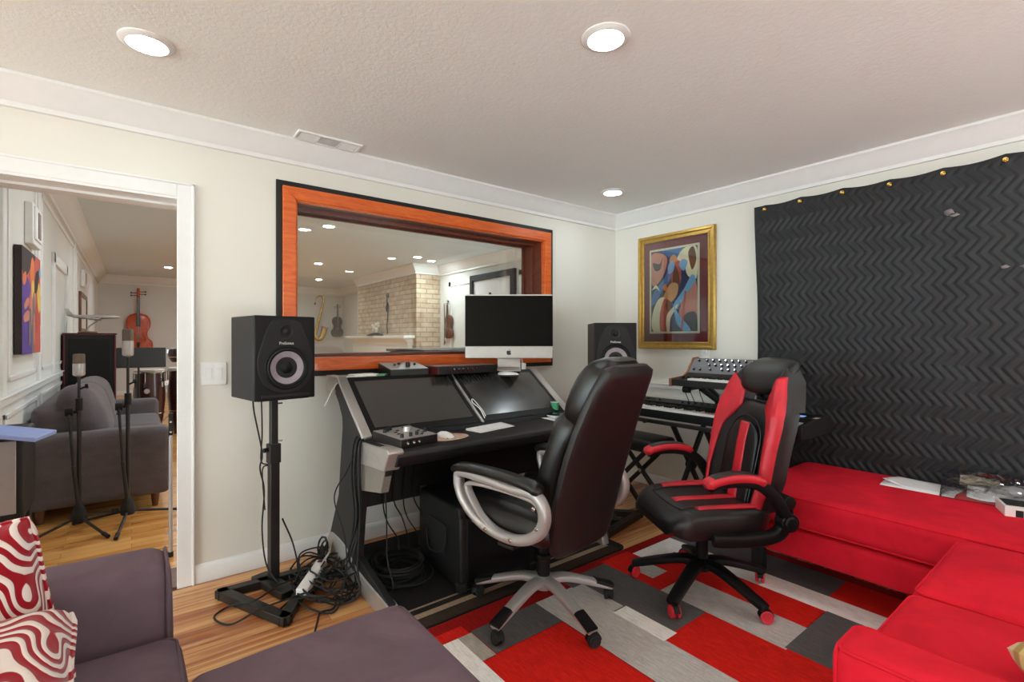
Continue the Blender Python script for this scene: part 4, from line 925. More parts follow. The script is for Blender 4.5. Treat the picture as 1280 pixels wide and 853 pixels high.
piping(b, [(-.255, -.1, .475), (-.262, .1, .475), (-.24, .29, .475), (-.15, .322, .47), (.15, .322, .47), (.24, .29, .475), (.262, .1, .475), (.255, -.1, .475)], .005); build('seam', b, 'leather', st)
YB = [(.34, -.205), (.45, -.225), (.6, -.258), (.75, -.30), (.9, -.35), (1.05, -.41), (1.2, -.485)]
yb = lambda z: interp(YB, z)
shw = [(.345, .12), (.36, .175), (.39, .208), (.45, .226), (.6, .240), (.8, .240), (.95, .226), (1.06, .207), (1.12, .192), (1.155, .172), (1.172, .12)]
zs = [.345, .35, .36, .375, .40, .45, .52, .6, .7, .8, .9, 1.0, 1.06, 1.1, 1.135, 1.155, 1.166, 1.172]
b = MB(); loft_back(b, zs, yb, lambda z: interp(shw, z), lambda z: .034 * min(1, (z - .335) / .04, (1.182 - z) / .03)); sh = build('back_shell', b, 'shell', ex)
cwt = [(.47, .15), (.5, .195), (.56, .222), (.7, .230), (.85, .222), (.93, .205), (.97, .17)]
b = MB(); loft_back(b, [.47, .48, .50, .53, .58, .65, .72, .80, .87, .92, .95, .97], lambda z: yb(z) + .088, lambda z: interp(cwt, z), lambda z: .080 * min(1, ((z - .455) / .06) ** .5, ((.985 - z) / .06) ** .5) + .008 * math.sin((z - .47) * 14)); bc = build('back_cushion', b, 'leather', ex)
hwt = [(.90, .14), (.93, .185), (.98, .205), (1.05, .200), (1.12, .186), (1.17, .16), (1.195, .10)]
b = MB(); loft_back(b, [.90, .905, .92, .95, 1.0, 1.05, 1.1, 1.14, 1.17, 1.187, 1.196], lambda z: yb(z) + .062, lambda z: interp(hwt, z), lambda z: .082 * min(1, ((z - .885) / .06) ** .5, ((1.203 - z) / .08) ** .5)); build('headrest', b, 'leather', ex)
b = MB()
for s in (-1, 1): loft_back(b, [.46, .48, .52, .6, .7, .8, .9, 1.0, 1.08, 1.12, 1.14], lambda z: yb(z) + .05, lambda z: .03, lambda z: .02) if False else None
b.bm.free()
for s in (-1, 1):
    loop = spline([(s * .295, y - .03, z + .02) for y, z in ((.275, .640), (.298, .60), (.275, .535), (.210, .475), (.12, .435), (.0, .418), (-.11, .43), (-.195, .475), (-.228, .54), (-.215, .60), (-.165, .633), (-.05, .632), (.12, .640))], 6, True)
    b = MB(); b.sweep(loop, .026, .020, (1, 0, 0), True, 14, 3.2); fr = build('arm_frame', b, 'silver', ex)
    b = MB(); inner = spline([(s * .295, y - .03, z + .02) for y, z in ((.215, .602), (.232, .575), (.200, .53), (.145, .475), (.08, .443), (.0, .428), (-.10, .440), (-.18, .485), (-.212, .545), (-.19, .60), (-.10, .614), (.08, .614))], 6, True)
    b.sweep(inner, .019, .010, (1, 0, 0), True, 12, 3); build('inner_band', b, 'silver', fr)
    b = MB()
    for y, z in ((-.19, .585), (-.205, .51), (.09, .43), (-.06, .425)): b.lathe([(.001, .004), (.008, .003), (.0095, 0)], (s * (.295 + .027), y - .03, z + .02), Ry(90 * s), 12)
    build('bolt_cover', b, 'chrome', fr)
    b = MB(); b.sweep(spline([(s * .295, .288, .655), (s * .295, .26, .682), (s * .295, .12, .694), (s * .295, -.05, .694), (s * .295, -.19, .682), (s * .295, -.235, .662)], 6), .036, .021, (1, 0, 0), n=16, e=2.6, taper=lambda k: min(1, .55 + k * 5, .6 + (1 - k) * 5)); build('arm_pad', b, 'leather', ex)
    b = MB(); b.box((s * .23, -.04, .40), (.14, .09, .016)); build('arm_bracket', b, 'blackmetal', ex, bevel=.004)

# ---- red and black gaming chair
gc = thing('gaming_chair', 'red and black racing style chair with red caster wheels, beside the red sofa', 'gaming chair', (2.30, 1.375, .0125), 60)
star_base(gc, (57, 129, 201, 273, 345), .335, 'blackplastic', 'blackplastic', 'pu_red', False, thick=1.15, wr=.029)
b = MB(); b.cyl((0, 0, .14), (0, 0, .29), .030, n=20); b.cyl((0, 0, .27), (0, 0, .40), .024, n=20); build('gas_lift', b, 'blackplastic', gc)
b = MB(); b.box((0, -.02, .375), (.19, .26, .035)); b.cyl((.08, .05, .37), (.25, .06, .365), .006, n=8); b.cyl((.24, .06, .365), (.29, .06, .365), .010, n=10); build('mechanism', b, 'blackmetal', gc, bevel=.006)
def seat_top(x, y):   # height of the upholstered seat surface
    bol = .022 * min(1, max(0, (abs(x) - .15) / .07)) * (1 - max(0, y - .05) * 2.2)
    front = -.035 * max(0, (y - .12) / .16) ** 2
    return .475 + bol + front
b = MB(); NX = 26; rr = []
for k in range(25):
    y = -.25 + .53 * (1 - (1 - k / 24) ** 1.25); e = min(1, (k + .6) / 3.0, (24.25 - k) / 5.5) ** .5; w = .262 * (1 - .10 * max(0, -y) / .25) * (.62 + .38 * e)
    top = [Vector((w * (1 - 2 * i / NX), y, seat_top(w * (1 - 2 * i / NX), y) - .045 * (1 - e) - .045 * abs(1 - 2 * i / NX) ** 8)) for i in range(NX + 1)]
    bot = [Vector((w * .93 * (-1 + 2 * i / 8), y * .97, .352 + .045 * (1 - e))) for i in range(9)]
    rr.append(top + bot)
b.rings(rr); seat = build('seat', b, 'pu_black', gc, angle=60)
def strip(fn_l, fn_r, t0, t1, off, surf, n=24, m=6):
    b = MB(); b.grid(lambda i, j: (lambda t, k: surf(fn_l(t) + (fn_r(t) - fn_l(t)) * k, t, off + .006 * (1 - (2 * k - 1) ** 4) * (1 - (2 * i - 1) ** 10)))(t0 + (t1 - t0) * i, j), n, m); return b
def ssurf(x, y, o): return Vector((x, y, seat_top(x, y) - .045 * abs(x / .26) ** 8 + o))
build('seat_stripe', strip(lambda y: -.045, lambda y: .005, -.18, .165, .002, ssurf), 'pu_red', seat, solid=.01)
for s in (-1, 1):
    build('seat_bolster', strip(lambda y: s * .165, lambda y: s * (.222 - .02 * (y > .0) * y * 4), -.20, .13, .004, ssurf), 'pu_red', seat, solid=.014)
b = MB()
for s in (-1, 1): piping(b, [(s * .157, -.2, seat_top(.157, -.2) + .003), (s * .157, .1, seat_top(.157, .1) + .003), (s * .15, .2, seat_top(.15, .2) + .002)], .003)
piping(b, [(-.22, .17, seat_top(.2, .17) - .006), (-.1, .2, seat_top(.1, .2) + .001), (.1, .2, seat_top(.1, .2) + .001), (.22, .17, seat_top(.2, .17) - .006)], .003); build('seam', b, 'pu_black', seat)
# backrest: z measured along height; centre line leans back
GB = [(.40, -.215), (.5, -.235), (.62, -.262), (.75, -.285), (.9, -.32), (1.05, -.37), (1.2, -.435)]
gyb = lambda z: interp(GB, z)
gw = [(.42, .19), (.46, .225), (.6, .255), (.75, .262), (.86, .268), (.93, .262), (1.0, .240), (1.05, .218), (1.1, .198), (1.15, .180)]
gwf = lambda z: interp(gw, z)
def bsurf(x, z, o):
    w = gwf(z); k = abs(x) / w; f = .045 + .045 * min(1, max(0, (k - .45) / .4)) - .05 * max(0, (k - .86) / .14) ** 2
    return Vector((x, gyb(z) + f + o, z))
def back_slab(b, z0, z1, nz, kx0=-1, kx1=1, wscale=1.0, bt=.045):
    rr = []
    for k in range(nz + 1):
        z = z0 + (z1 - z0) * k / nz; w = gwf(z) * wscale; e = min(1, (k + .4) / 2.2, (nz - k + .4) / 2.2) ** .5
        xs = [w * (kx0 + (kx1 - kx0) * i / 22) for i in range(23)]
        fr_ = [bsurf(x, z, -.03 * (1 - e)) for x in xs]; bk = [Vector((x * .96, gyb(z) - bt * e + .02 * abs(x / w) ** 4, z)) for x in xs[::-1]]
        rr.append(fr_ + bk)
    b.rings(rr)
b = MB(); back_slab(b, .42, .955, 30); bk = build('backrest', b, 'pu_black', gc, angle=60)
for s in (-1, 1):
    b = MB(); rr = []
    for k in range(13):
        z = .93 + .205 * k / 12; w = gwf(z); x0, x1 = s * max(.085, w * .55), s * w * (1 if k < 9 else 1 - .03 * (k - 8)); ee = 1 if k < 9 else 1 - .16 * (k - 8)
        xs = [x0 + (x1 - x0) * i / 8 for i in range(9)]
        rr.append([bsurf(x, z, -.05 * (1 - ee)) for x in xs] + [Vector((x * .97, gyb(z) - .045 * ee, z)) for x in xs[::-1]])
    b.rings(rr); build('wing_support', b, 'pu_black', bk)
    # red wing: wide at the shoulders, narrowing to the waist
    wl = [(.44, .84), (.6, .80), (.75, .72), (.82, .66), (.87, .52), (.93, .36), (1.0, .42), (1.05, .60), (1.085, .80), (1.10, .96)]
    build('red_wing', strip(lambda z: s * gwf(z) * interp(wl, z), lambda z: s * gwf(z) * .985, .45, 1.095, .006, bsurf, 48, 8), 'pu_red', bk, solid=.012)
# headrest block
hw = [(1.01, .10), (1.03, .130), (1.06, .158), (1.10, .178), (1.13, .180), (1.155, .166), (1.17, .12)]
b = MB(); rr = []
for z in (1.008, 1.014, 1.03, 1.055, 1.085, 1.11, 1.135, 1.153, 1.164, 1.17):
    dy = .4; v = Vector((0, 1, -.4)).normalized(); k = min(1, ((z - .998) / .05) ** .5, ((1.176 - z) / .04) ** .5)
    rr.append(sring(Vector((0, gyb(z) + .022, z)), Vector((1, 0, 0)), v, interp(hw, z), .070 * k, 32, 3.4))
b.rings(rr); build('headrest', b, 'pu_black', gc)
# arched centre panel with a red stripe
arch = lambda z: .125 * (1 - max(0, (z - .74) / .115) ** 2.2) ** .5 if z < .855 else 0
build('centre_panel', strip(lambda z: -max(.004, arch(z)), lambda z: max(.004, arch(z)), .47, .853, .012, bsurf, 34, 10), 'pu_black', bk, solid=.012)
build('centre_stripe', strip(lambda z: -.042, lambda z: .028, .47, .850, .022, bsurf, 30, 5), 'pu_red', bk, solid=.008)
b = MB(); piping(b, [bsurf(-.135, .48, .01), bsurf(-.137, .72, .01), bsurf(-.12, .81, .012), bsurf(-.07, .865, .014), bsurf(0, .882, .014), bsurf(.07, .865, .014), bsurf(.12, .81, .012), bsurf(.137, .72, .01), bsurf(.135, .48, .01)], .0035); build('seam', b, 'pu_black', bk)
for s in (-1, 1):
    arm = spline([(s * .325, .15, .625), (s * .325, .10, .642), (s * .325, .0, .645), (s * .325, -.09, .625), (s * .322, -.16, .575), (s * .318, -.21, .50), (s * .312, -.235, .455)], 6)
    b = MB(); b.sweep(arm, .031, .026, (1, 0, 0), n=12, e=3); a_ = build('arm', b, 'blackplastic', gc)
    b = MB(); pad = spline([(s * .325, .165, .628), (s * .325, .12, .650), (s * .325, .03, .662), (s * .325, -.06, .655), (s * .325, -.115, .630)], 6); b.sweep(pad, .038, .021, (1, 0, 0), n=16, e=3, taper=lambda k: min(1, .6 + 5 * k, .6 + 5 * (1 - k))); build('arm_pad', b, 'pu_red', a_)
    b = MB(); pad = spline([(s * .325, .135, .664), (s * .325, .10, .674), (s * .325, .03, .683), (s * .325, -.05, .676), (s * .325, -.09, .660)], 6); b.sweep(pad, .027, .004, (1, 0, 0), n=14, e=3); build('arm_pad_top', b, 'pu_black', a_)
    b = MB(); b.cyl((s * .285, -.235, .45), (s * .345, -.235, .45), .042, n=24); b.lathe([(.001, .012), (.028, .010), (.034, 0)], (s * .345, -.235, .45), Ry(90 * s), 20); build('pivot', b, 'blackplastic', gc, bevel=.004)
    b = MB(); b.sweep(spline([(s * .30, -.24, .50), (s * .30, -.235, .44), (s * .295, -.20, .385), (s * .285, -.10, .362), (s * .27, .05, .36), (s * .26, .09, .362)], 6), .028, .030, (1, 0, 0), n=14, e=3); build('arm_bracket', b, 'blackplastic', gc)
    b = MB(); b.cyl((s * .235, -.255, .53), (s * .315, -.255, .53), .030, n=20); build('back_joint', b, 'blackplastic', gc, bevel=.004)

# ---- studio console desk with two sloped touch screens (world aligned)
dk = thing('console_desk', 'black studio console desk with two sloped touch screens and silver sides', 'desk', (0, 0, 0))
XL, XR = .95, 2.33
def side_panel(x, s):
    o_ = (x - .035, x) if s < 0 else (x, x + .035)
    P = [(2.93, .02), (2.935, .11), (2.76, .42), (2.695, .80), (2.70, .86), (2.81, 1.0), (2.955, 1.03), (2.955, 1.062), (2.77, 1.062), (2.39, .785), (2.07, .785), (2.12, .66), (2.40, .56), (2.44, .36), (2.47, .17), (2.08, .09), (2.06, .02)]
    b = MB(); b.prism(P, o_[0], o_[1], 'x'); p = build('side_panel', b, 'greyplastic', dk, bevel=.004)
    e = (o_[0] - .006, o_[1] + .012) if s < 0 else (o_[0] - .012, o_[1] + .006)
    b = MB(); b.prism([(2.955, 1.062), (2.955, 1.078), (2.765, 1.078), (2.385, .80), (2.39, .782), (2.77, 1.060)], e[0], e[1], 'x'); build('edge_rail', b, 'alu', p, bevel=.004)
    b = MB(); b.prism([(2.955, .985), (2.955, 1.062), (2.77, 1.062), (2.835, .985)], e[0] + .004, e[1] - .004, 'x'); build('rear_bracket', b, 'alu', p, bevel=.004)
    b = MB(); b.prism(spline_yz([(2.94, .0), (2.95, .08), (2.90, .165), (2.78, .18), (2.62, .165), (2.46, .11), (2.10, .085), (2.065, .06), (2.05, .0)]), e[0], e[1] - (.004 if s < 0 else 0), 'x'); build('foot', b, 'alu', p, bevel=.005)
    c = (o_[0] - .012, o_[1] + .03) if s < 0 else (o_[0] - .03, o_[1] + .012)
    b = MB(); b.prism([(2.40, .776), (2.075, .790), (2.055, .778), (2.105, .690), (2.12, .684), (2.40, .665)], c[0], c[1], 'x'); cp = build('armrest_cap', b, 'alu', p, bevel=.006, seg=3)
    b = MB(); b.prism([(2.45, .772), (2.085, .772), (2.125, .66), (2.16, .575), (2.45, .52)], *((o_[0] - .004, o_[1]) if s < 0 else (o_[0], o_[1] + .004)), 'x'); build('gusset', b, 'gusset', p, bevel=.002)
    return cp, c
def spline_yz(pts):
    return [(p.y, p.z) for p in spline([(0, a, b_) for a, b_ in pts], 4)]
cpL, cL = side_panel(XL, -1); cpR, cR = side_panel(XR, 1)
lt = text('lettering', 'RAVEN', .062, 'silver', cpL, (cL[0] - .0005, 2.255, .728), (PI / 2, 0, -PI / 2), .0004)
b = MB(); b.prism([(2.42, .778), (2.085, .778), (2.065, .772), (2.058, .755), (2.075, .715), (2.10, .70), (2.42, .72)], XL, XR, 'x'); build('worktop', b, 'vinyl', dk, bevel=.006, seg=3)
b = MB(); b.lohi((XL, 2.60, .37), (XR, 2.62, .72)); build('modesty_panel', b, 'black', dk)
b = MB(); b.prism([(2.42, .72), (2.62, .72), (2.93, .98), (2.93, 1.045), (2.78, 1.04), (2.40, .765)], XL, XR, 'x'); build('hutch', b, 'black', dk)
b = MB(); b.lohi((XL - .02, 2.765, 1.044), (XR + .02, 2.965, 1.064)); build('top_shelf', b, 'greyplastic', dk, bevel=.003)
SV = Vector((0, 2.775 - 2.39, 1.062 - .785)); SLN = SV.length; SA = math.degrees(math.atan2(SV.z, SV.y))
def slope(x, s, n=0):   # a point on the sloped screen plane
    u = SV / SLN; nn = Vector((0, -u.z, u.y)); return Vector((x, 2.39, .785)) + u * s + nn * n
for k, (x0, x1) in enumerate(((XL + .012, 1.632), (1.648, XR - .012))):
    b = MB(); c = slope((x0 + x1) / 2, SLN / 2 + .004, -.002); b.box(c, (x1 - x0, SLN - .012, .028), Rx(SA)); sc_ = build('touch_screen', b, 'blackplastic', dk, bevel=.004)
    b = MB(); c = slope((x0 + x1) / 2, SLN / 2 + .010, .013); b.box(c, (x1 - x0 - .064, SLN - .10, .003), Rx(SA)); build('display', b, 'screen', sc_)
    b = MB()
    for q in range(6):
        c = slope((x0 + x1) / 2 - .05 + .02 * q, .018, .013); b.box(c, (.010, .006, .003), Rx(SA))
    build('button_row', b, 'greyplastic', sc_)
b = MB(); b.box(slope(1.64, SLN / 2, .004), (.012, SLN, .036), Rx(SA)); build('centre_rail', b, 'alu', dk, bevel=.003)
b = MB(); b.prism([(2.36, .778), (2.40, .778), (2.412, .80), (2.385, .80)], XL + .01, XR - .01, 'x'); build('lower_ledge', b, 'blackplastic', dk, bevel=.003)
# black equipment case under the desk
t = thing('equipment_case', 'battered black equipment case standing under the console desk', 'case', (1.30, 2.09, .0065), -4)
b = MB(); b.lohi((0, 0.0, .02), (.46, .52, .42)); build('body', b, 'black', t, bevel=.012, seg=3)
b = MB(); b.lohi((.035, -.008, .05), (.425, .004, .39)); build('front_grille', b, 'blackplastic', t, bevel=.004)
b = MB(); b.tube(spline([(-.012, .14, .30), (-.014, .16, .18), (-.014, .34, .12), (-.012, .40, .24)], 6), .005, 8); b.lohi((-.006, .16, .14), (.002, .36, .30)); build('recessed_handle', b, 'greyplastic', t)
for x in (0, .46):
    for y in (0, .52):
        for z in (.02, .42): b = MB(); b.cushion((x + (.012 if x == 0 else -.012), y + (.012 if y == 0 else -.012), z + (.012 if z < .1 else -.012)), (.05, .05, .05), .012, m=2); build('corner_guard', b, 'greyplastic', t)
for x in (.05, .41):
    for y in (.05, .47):
        b = MB(); b.cyl((x, y, 0), (x, y, .022), .018, n=12); build('foot', b, 'rubber', t)

# ---- things on the desk
t = thing('desktop_computer', 'all-in-one desktop computer with black screen and silver chin on the desk shelf', 'computer', (2.14, 2.785, 1.064), -37.9)
b = MB(); b.lohi((-.315, -.008, .175), (.315, .006, .538)); build('display', b, 'imacglass', t, bevel=.004)
b = MB(); b.lohi((-.315, -.0085, .088), (.315, .006, .176)); ch_ = build('chin', b, 'alu', t, bevel=.004)
b = MB(); b.rings([[Vector((x * k, .006 + d, .32 + z * q)) for x, z in ((-1, -1), (1, -1), (1, 1), (-1, 1))] for k, q, d in ((.312, .228, 0), (.25, .17, .02), (.08, .08, .042))]); build('rear_housing', b, 'alu', t)
b = MB(); b.sweep(spline([(0, .045, .26), (0, .06, .12), (0, .05, .03), (0, .03, .008)], 6), .085, .005, (1, 0, 0), n=12, e=6); b.lohi((-.085, -.085, 0), (.085, .10, .008)); build('stand', b, 'alu', t, bevel=.002)
# emblem on the chin: an apple outline with a bite and a leaf
ap = [(0, -.42), (-.14, -.47), (-.30, -.38), (-.42, -.12), (-.42, .12), (-.30, .30), (-.14, .32), (0, .27), (.14, .32), (.29, .28), (.36, .22), (.26, .08), (.27, -.06), (.40, -.16), (.30, -.38), (.14, -.47)]
b = MB(); pp = spline([(x, 0, z) for x, z in ap], 4, True); b.prism([(p.x * .040, .131 + p.z * .040) for p in pp], -.0100, -.0086, 'y'); lf = spline([(.02, 0, .36), (.05, 0, .52), (.18, 0, .62), (.15, 0, .46)], 4, True); b.prism([(p.x * .040, .131 + p.z * .040) for p in lf], -.0100, -.0086, 'y'); build('emblem', b, 'black', ch_)
def knob(b, x, y, z, r, h, R=None, n=14): b.lathe([(r * 1.05, 0), (r, h * .3), (r * .9, h), (.001, h)], (x, y, z), R, n)
t = thing('monitor_controller', 'black and silver knob box on the left front corner of the desk', 'controller', (1.075, 2.25, .778), 9)
W_, D_, H_ = .215, .25, .044
b = MB(); b.prism([(-D_ / 2, .002), (D_ / 2, .002), (D_ / 2, H_ + .008), (-D_ / 2, H_ - .003)], -W_ / 2, W_ / 2, 'x'); build('case', b, 'blackmetal', t, bevel=.003)
def tz(y): return H_ - .003 + (y + D_ / 2) / D_ * .011 + .0015
b = MB(); b.prism([(-D_ / 2 + .004, tz(-D_ / 2) - .001), (D_ / 2 - .004, tz(D_ / 2) - .001), (D_ / 2 - .004, tz(D_ / 2)), (-D_ / 2 + .004, tz(-D_ / 2))], -W_ / 2 + .003, W_ / 2 - .003, 'x'); build('faceplate', b, 'alu', t)
b = MB(); knob(b, .03, .02, tz(.02), .024, .022, None, 24); build('volume_knob', b, 'alu', t)
for x, y in ((-.08, .055), (-.055, .072), (-.03, .085), (-.075, -.085), (-.025, -.085), (.015, -.078), (.085, .085), (.09, -.045)):
    b = MB(); knob(b, x, y, tz(y), .009, .018); build('knob', b, 'black', t)
b = MB()
for x, y in ((-.04, .02), (-.05, -.02), (.065, -.06), (.075, -.01), (.04, -.085), (.05, .09), (-.01, .05)): b.box((x, y, tz(y) + .002), (.014, .006, .004))
build('button', b, 'greyplastic', t)
for x in (-.07, -.035, -.005):
    b = MB(); b.lathe([(.007, 0), (.0075, .003), (.004, .004), (.001, .001)], (x, -D_ / 2, .022), Rx(90), 14); build('jack', b, 'chrome', t)
for x in (-.08, .08):
    b = MB(); b.box((x, 0, .0012), (.02, .16, .0025)); build('foot', b, 'rubber', t)
t = thing('mouse_pad', 'oval tan mouse pad on the desk beside the knob box', 'mouse pad', (1.30, 2.205, .7781), 10)
b = MB(); b.lathe([(.001, 0), (.10, 0), (.104, .002), (.10, .004), (.001, .004)], n=36)
for v in b.bm.verts: v.co.x *= 1.15; v.co.y *= .80
build('pad', b, 'padtan', t)
b = MB(); b.tube([(.104 * 1.15 * math.cos(a * PI / 18), .104 * .8 * math.sin(a * PI / 18), .002) for a in range(36)], .0022, 6, True); build('stitched_rim', b, 'greyplastic', t)
t = thing('computer_mouse', 'white computer mouse lying on the oval tan pad', 'mouse', (1.285, 2.215, .7825), -78)
b = MB(); b.rings([[Vector((x, .031 * k * math.cos(2 * PI * j / 20), max(0, h * math.sin(2 * PI * j / 20)))) for j in range(20)] for x, k, h in ((-.057, .35, .008), (-.05, .75, .018), (-.03, .95, .027), (0, 1, .030), (.03, .95, .024), (.05, .75, .014), (.057, .35, .006))]); build('shell', b, 'white', t)
b = MB(); b.lohi((-.05, -.026, 0), (.05, .026, .003)); build('base', b, 'greyplastic', t)
t = thing('computer_keyboard', 'slim white computer keyboard lying on the desk under the right touch screen', 'keyboard', (1.625, 2.285, .7785), 10)
b = MB(); b.prism([(-.06, 0), (.06, 0), (.06, .011), (.052, .013), (-.06, .004)], -.14, .14, 'x'); build('tray', b, 'white', t, bevel=.002)
b = MB()
for r_i in range(5):
    for c_i in range(13):
        x = -.127 + c_i * .0196 + .009; y = -.045 + r_i * .019; b.box((x, y, .0055 + (y + .06) * .07), (.0168, .016, .003))
kk = build('keys', b, 'paper', t); kk['kind'] = 'stuff'
b = MB(); b.grid(lambda i, j: Vector((2.06 + .26 * i + .03 * j, 2.20 + .24 * j - .03 * i, .7835 + .002 * math.sin(9 * i + 3))), 6, 6); one('paper_sheet', b, 'paper', 'white sheet of paper at the right end of the desk top', 'paper', solid=.001, flat=True)
b = MB(); b.grid(lambda i, j: Vector((2.13 + .17 * i + .02 * j, 2.30 + .20 * j - .02 * i, .795 + .003 * math.sin(7 * j))), 6, 6); one('paper_stack', b, 'paper', 'small stack of papers at the right end of the desk leaning to the screen', 'papers', solid=.008, flat=True)
t = thing('mobile_phone', 'black phone-like device on the papers at the right end of the desk', 'phone', (2.17, 2.30, .8005), 24)
b = MB(); b.lohi((-.037, -.072, 0), (.037, .072, .009)); build('body', b, 'blackplastic', t, bevel=.004); b = MB(); b.lohi((-.033, -.064, .009), (.033, .064, .0095)); build('screen', b, 'imacglass', t)
t = thing('green_cup', 'small green cup behind the papers at the right end of the desk', 'cup', (2.26, 2.43, .8045))
M['green'] = mk('green_plastic', (70, 158, 112), .4)
b = MB(); b.lathe([(.001, .0), (.022, 0), (.028, .06), (.026, .06), (.021, .005), (.001, .004)], n=20); build('body', b, 'green', t); b = MB(); b.tube([(.028 * math.cos(a * PI / 10), .028 * math.sin(a * PI / 10), .06) for a in range(20)], .0016, 6, True); build('rim', b, 'white', t)
# on the top shelf
SH = 1.064
t = thing('control_box', 'small black box with pale sloped panel on the left of the desk shelf', 'controller', (1.36, 2.865, SH), 0)
b = MB(); b.prism([(-.095, .002), (.095, .002), (.095, .075), (-.095, .04)], -.13, .13, 'x'); build('case', b, 'blackmetal', t, bevel=.003)
b = MB(); b.prism([(-.09, .0418), (.09, .0743), (.09, .0765), (-.09, .0438)], -.125, .125, 'x'); build('faceplate', b, 'alu', t)
for k, (x, y, h, r) in enumerate(((-.06, .0, .012, .008), (-.02, .03, .012, .008), (.01, -.04, .028, .014), (.075, .0, .012, .008), (.05, .04, .012, .008))):
    b = MB(); knob(b, x, y, .060 + y * .18, r, h); build('knob', b, 'black', t)
t = thing('audio_interface', 'long dark red audio interface with a row of knobs on the desk shelf', 'audio interface', (1.74, 2.80, SH + .002), 0)
b = MB(); b.lohi((-.225, -.10, 0), (.225, .12, .052)); build('case', b, 'redpanel', t, bevel=.003)
b = MB(); b.lohi((-.225, -.108, .002), (.225, -.099, .050)); build('front_panel', b, 'black', t, bevel=.002)
b = MB(); b.lohi((.085, -.1095, .014), (.135, -.108, .040)); build('display', b, 'greyplastic', t)
for k in range(12):
    b = MB(); x = -.135 + .017 * k; b.lathe([(.0055, 0), (.005, .012), (.001, .012)], (x, -.108, .034 if k % 2 else .018), Rx(90), 12); build('knob', b, 'chrome' if k % 2 else 'redpanel', t)
for k in range(3):
    b = MB(); b.lathe([(.010, 0), (.009, .014), (.001, .014)], (.155 + .026 * k, -.108, .03), Rx(90), 14); build('large_knob', b, 'greyplastic', t)
for k in range(2):
    b = MB(); b.lathe([(.013, 0), (.013, .003), (.008, .004), (.001, .001)], (-.20 + .03 * k, -.108, .026), Rx(90), 16); build('input_socket', b, 'black', t)
for k in range(14):
    x = 1.60 + .026 * k
    b = MB(); b.cyl((x, 2.735, SH - .004), (x, 2.70, SH - .034), .0055, n=8); b.tube(spline([(x, 2.70, SH - .034), (x + .004, 2.685, SH - .05), (x + .012, 2.69, SH - .075)], 4), .003, 6)
    one('audio_plug', b, 'black', 'black plug hanging in the row of plugs under the red audio interface', 'plug', group='plugs under the audio interface')
t = thing('wireless_mouse', 'white oval wireless mouse lying at the right of the desk shelf', 'mouse', (2.06, 2.69, SH - .02), -52)
b = MB(); b.rings([[Vector((x, .036 * k * math.cos(2 * PI * j / 20), max(.0, h * math.sin(2 * PI * j / 20)) + .0)) for j in range(20)] for x, k, h in ((-.075, .3, .008), (-.062, .8, .017), (-.03, 1.05, .023), (.02, 1, .022), (.055, .8, .015), (.075, .35, .007))]); build('shell', b, 'white', t)
b = MB(); b.lohi((-.06, -.028, -.012), (.06, .028, .002)); build('base', b, 'blackplastic', t, bevel=.003)
t = thing('charger_plug', 'white charger block standing at the right end of the desk shelf', 'charger', (2.27, 2.79, SH))
b = MB(); b.lohi((-.02, -.02, 0), (.02, .02, .05)); build('block', b, 'white', t, bevel=.006); b = MB(); b.tube(spline([(0, 0, .05), (-.01, 0, .09), (-.02, .01, .11)], 5), .003, 6); build('lead', b, 'white', t)

# ---- loudspeakers and their stands (front faces -y)
def studio_monitor(loc, rz, label):
    t = thing('studio_monitor', label, 'loudspeaker', loc, rz, 'pair of studio monitors')
    W_, H_, D_ = .295, .412, .31; f = -D_ / 2
    b = MB(); b.box((0, .008, H_ / 2), (W_, D_ - .016, H_)); build('cabinet', b, 'vinyl', t, bevel=.006, seg=3)
    b = MB(); b.box((0, f + .008, H_ / 2), (W_ + .001, .018, H_ + .001)); build('baffle', b, 'blackplastic', t, bevel=.006, seg=3)
    pts = [(-.045, .395), (.045, .395), (.085, .36), (.128, .235), (.136, .165), (.115, .09), (.06, .042), (0, .032), (-.06, .042), (-.115, .09), (-.136, .165), (-.128, .235), (-.085, .36)]
    P = [(p.x, p.z) for p in spline([(x, 0, z) for x, z in pts], 5, True)]
    b = MB(); b.prism(P, f - .007, f, 'y'); build('horn_plate', b, 'greyplastic', t, bevel=.003)
    R90 = Rx(90)
    b = MB(); b.lathe([(.106, 0), (.108, .006), (.102, .010), (.097, .008), (.094, .002)], (0, f - .006, .158), R90, 40, False); build('woofer_rim', b, 'blackplastic', t)
    b = MB(); b.lathe([(.097, .006), (.090, .012), (.082, .006), (.080, .003)], (0, f - .006, .158), R90, 40, False); build('surround', b, 'rubber', t)
    b = MB(); b.lathe([(.081, .004), (.06, -.002), (.034, -.012), (.001, -.014)], (0, f - .012, .158), R90, 40, False); build('cone', b, cone_m, t)
    b = MB(); b.lathe([(.033, -.014), (.030, .0), (.018, .008), (.001, .010)], (0, f - .010, .158), R90, 28, False); build('dust_cap', b, 'blackplastic', t)
    b = MB(); b.lathe([(.034, 0), (.033, .005), (.027, .004), (.020, -.002), (.001, -.002)], (0, f - .006, .335), R90, 30, False); build('tweeter_ring', b, 'black', t)
    b = MB(); b.lathe([(.0165, 0), (.013, .008), (.006, .012), (.001, .0125)], (0, f - .007, .335), R90, 22, False); build('tweeter_dome', b, 'greyplastic', t)
    b = MB(); b.box((0, f - .0015, .020), (.236, .006, .016)); build('port_slot', b, 'black', t, bevel=.003)
    text('lettering', 'PreSonus', .019, 'white', t, (0, f - .0075, .278), (PI / 2, 0, 0), .0004)
    return t
cone_m = mk('mauve_grey_cone', (150, 140, 148), .55, var=.1, scale=40)
mL = studio_monitor((.577, 2.752, .992), 10, 'black studio monitor on the stand at the left of the desk')
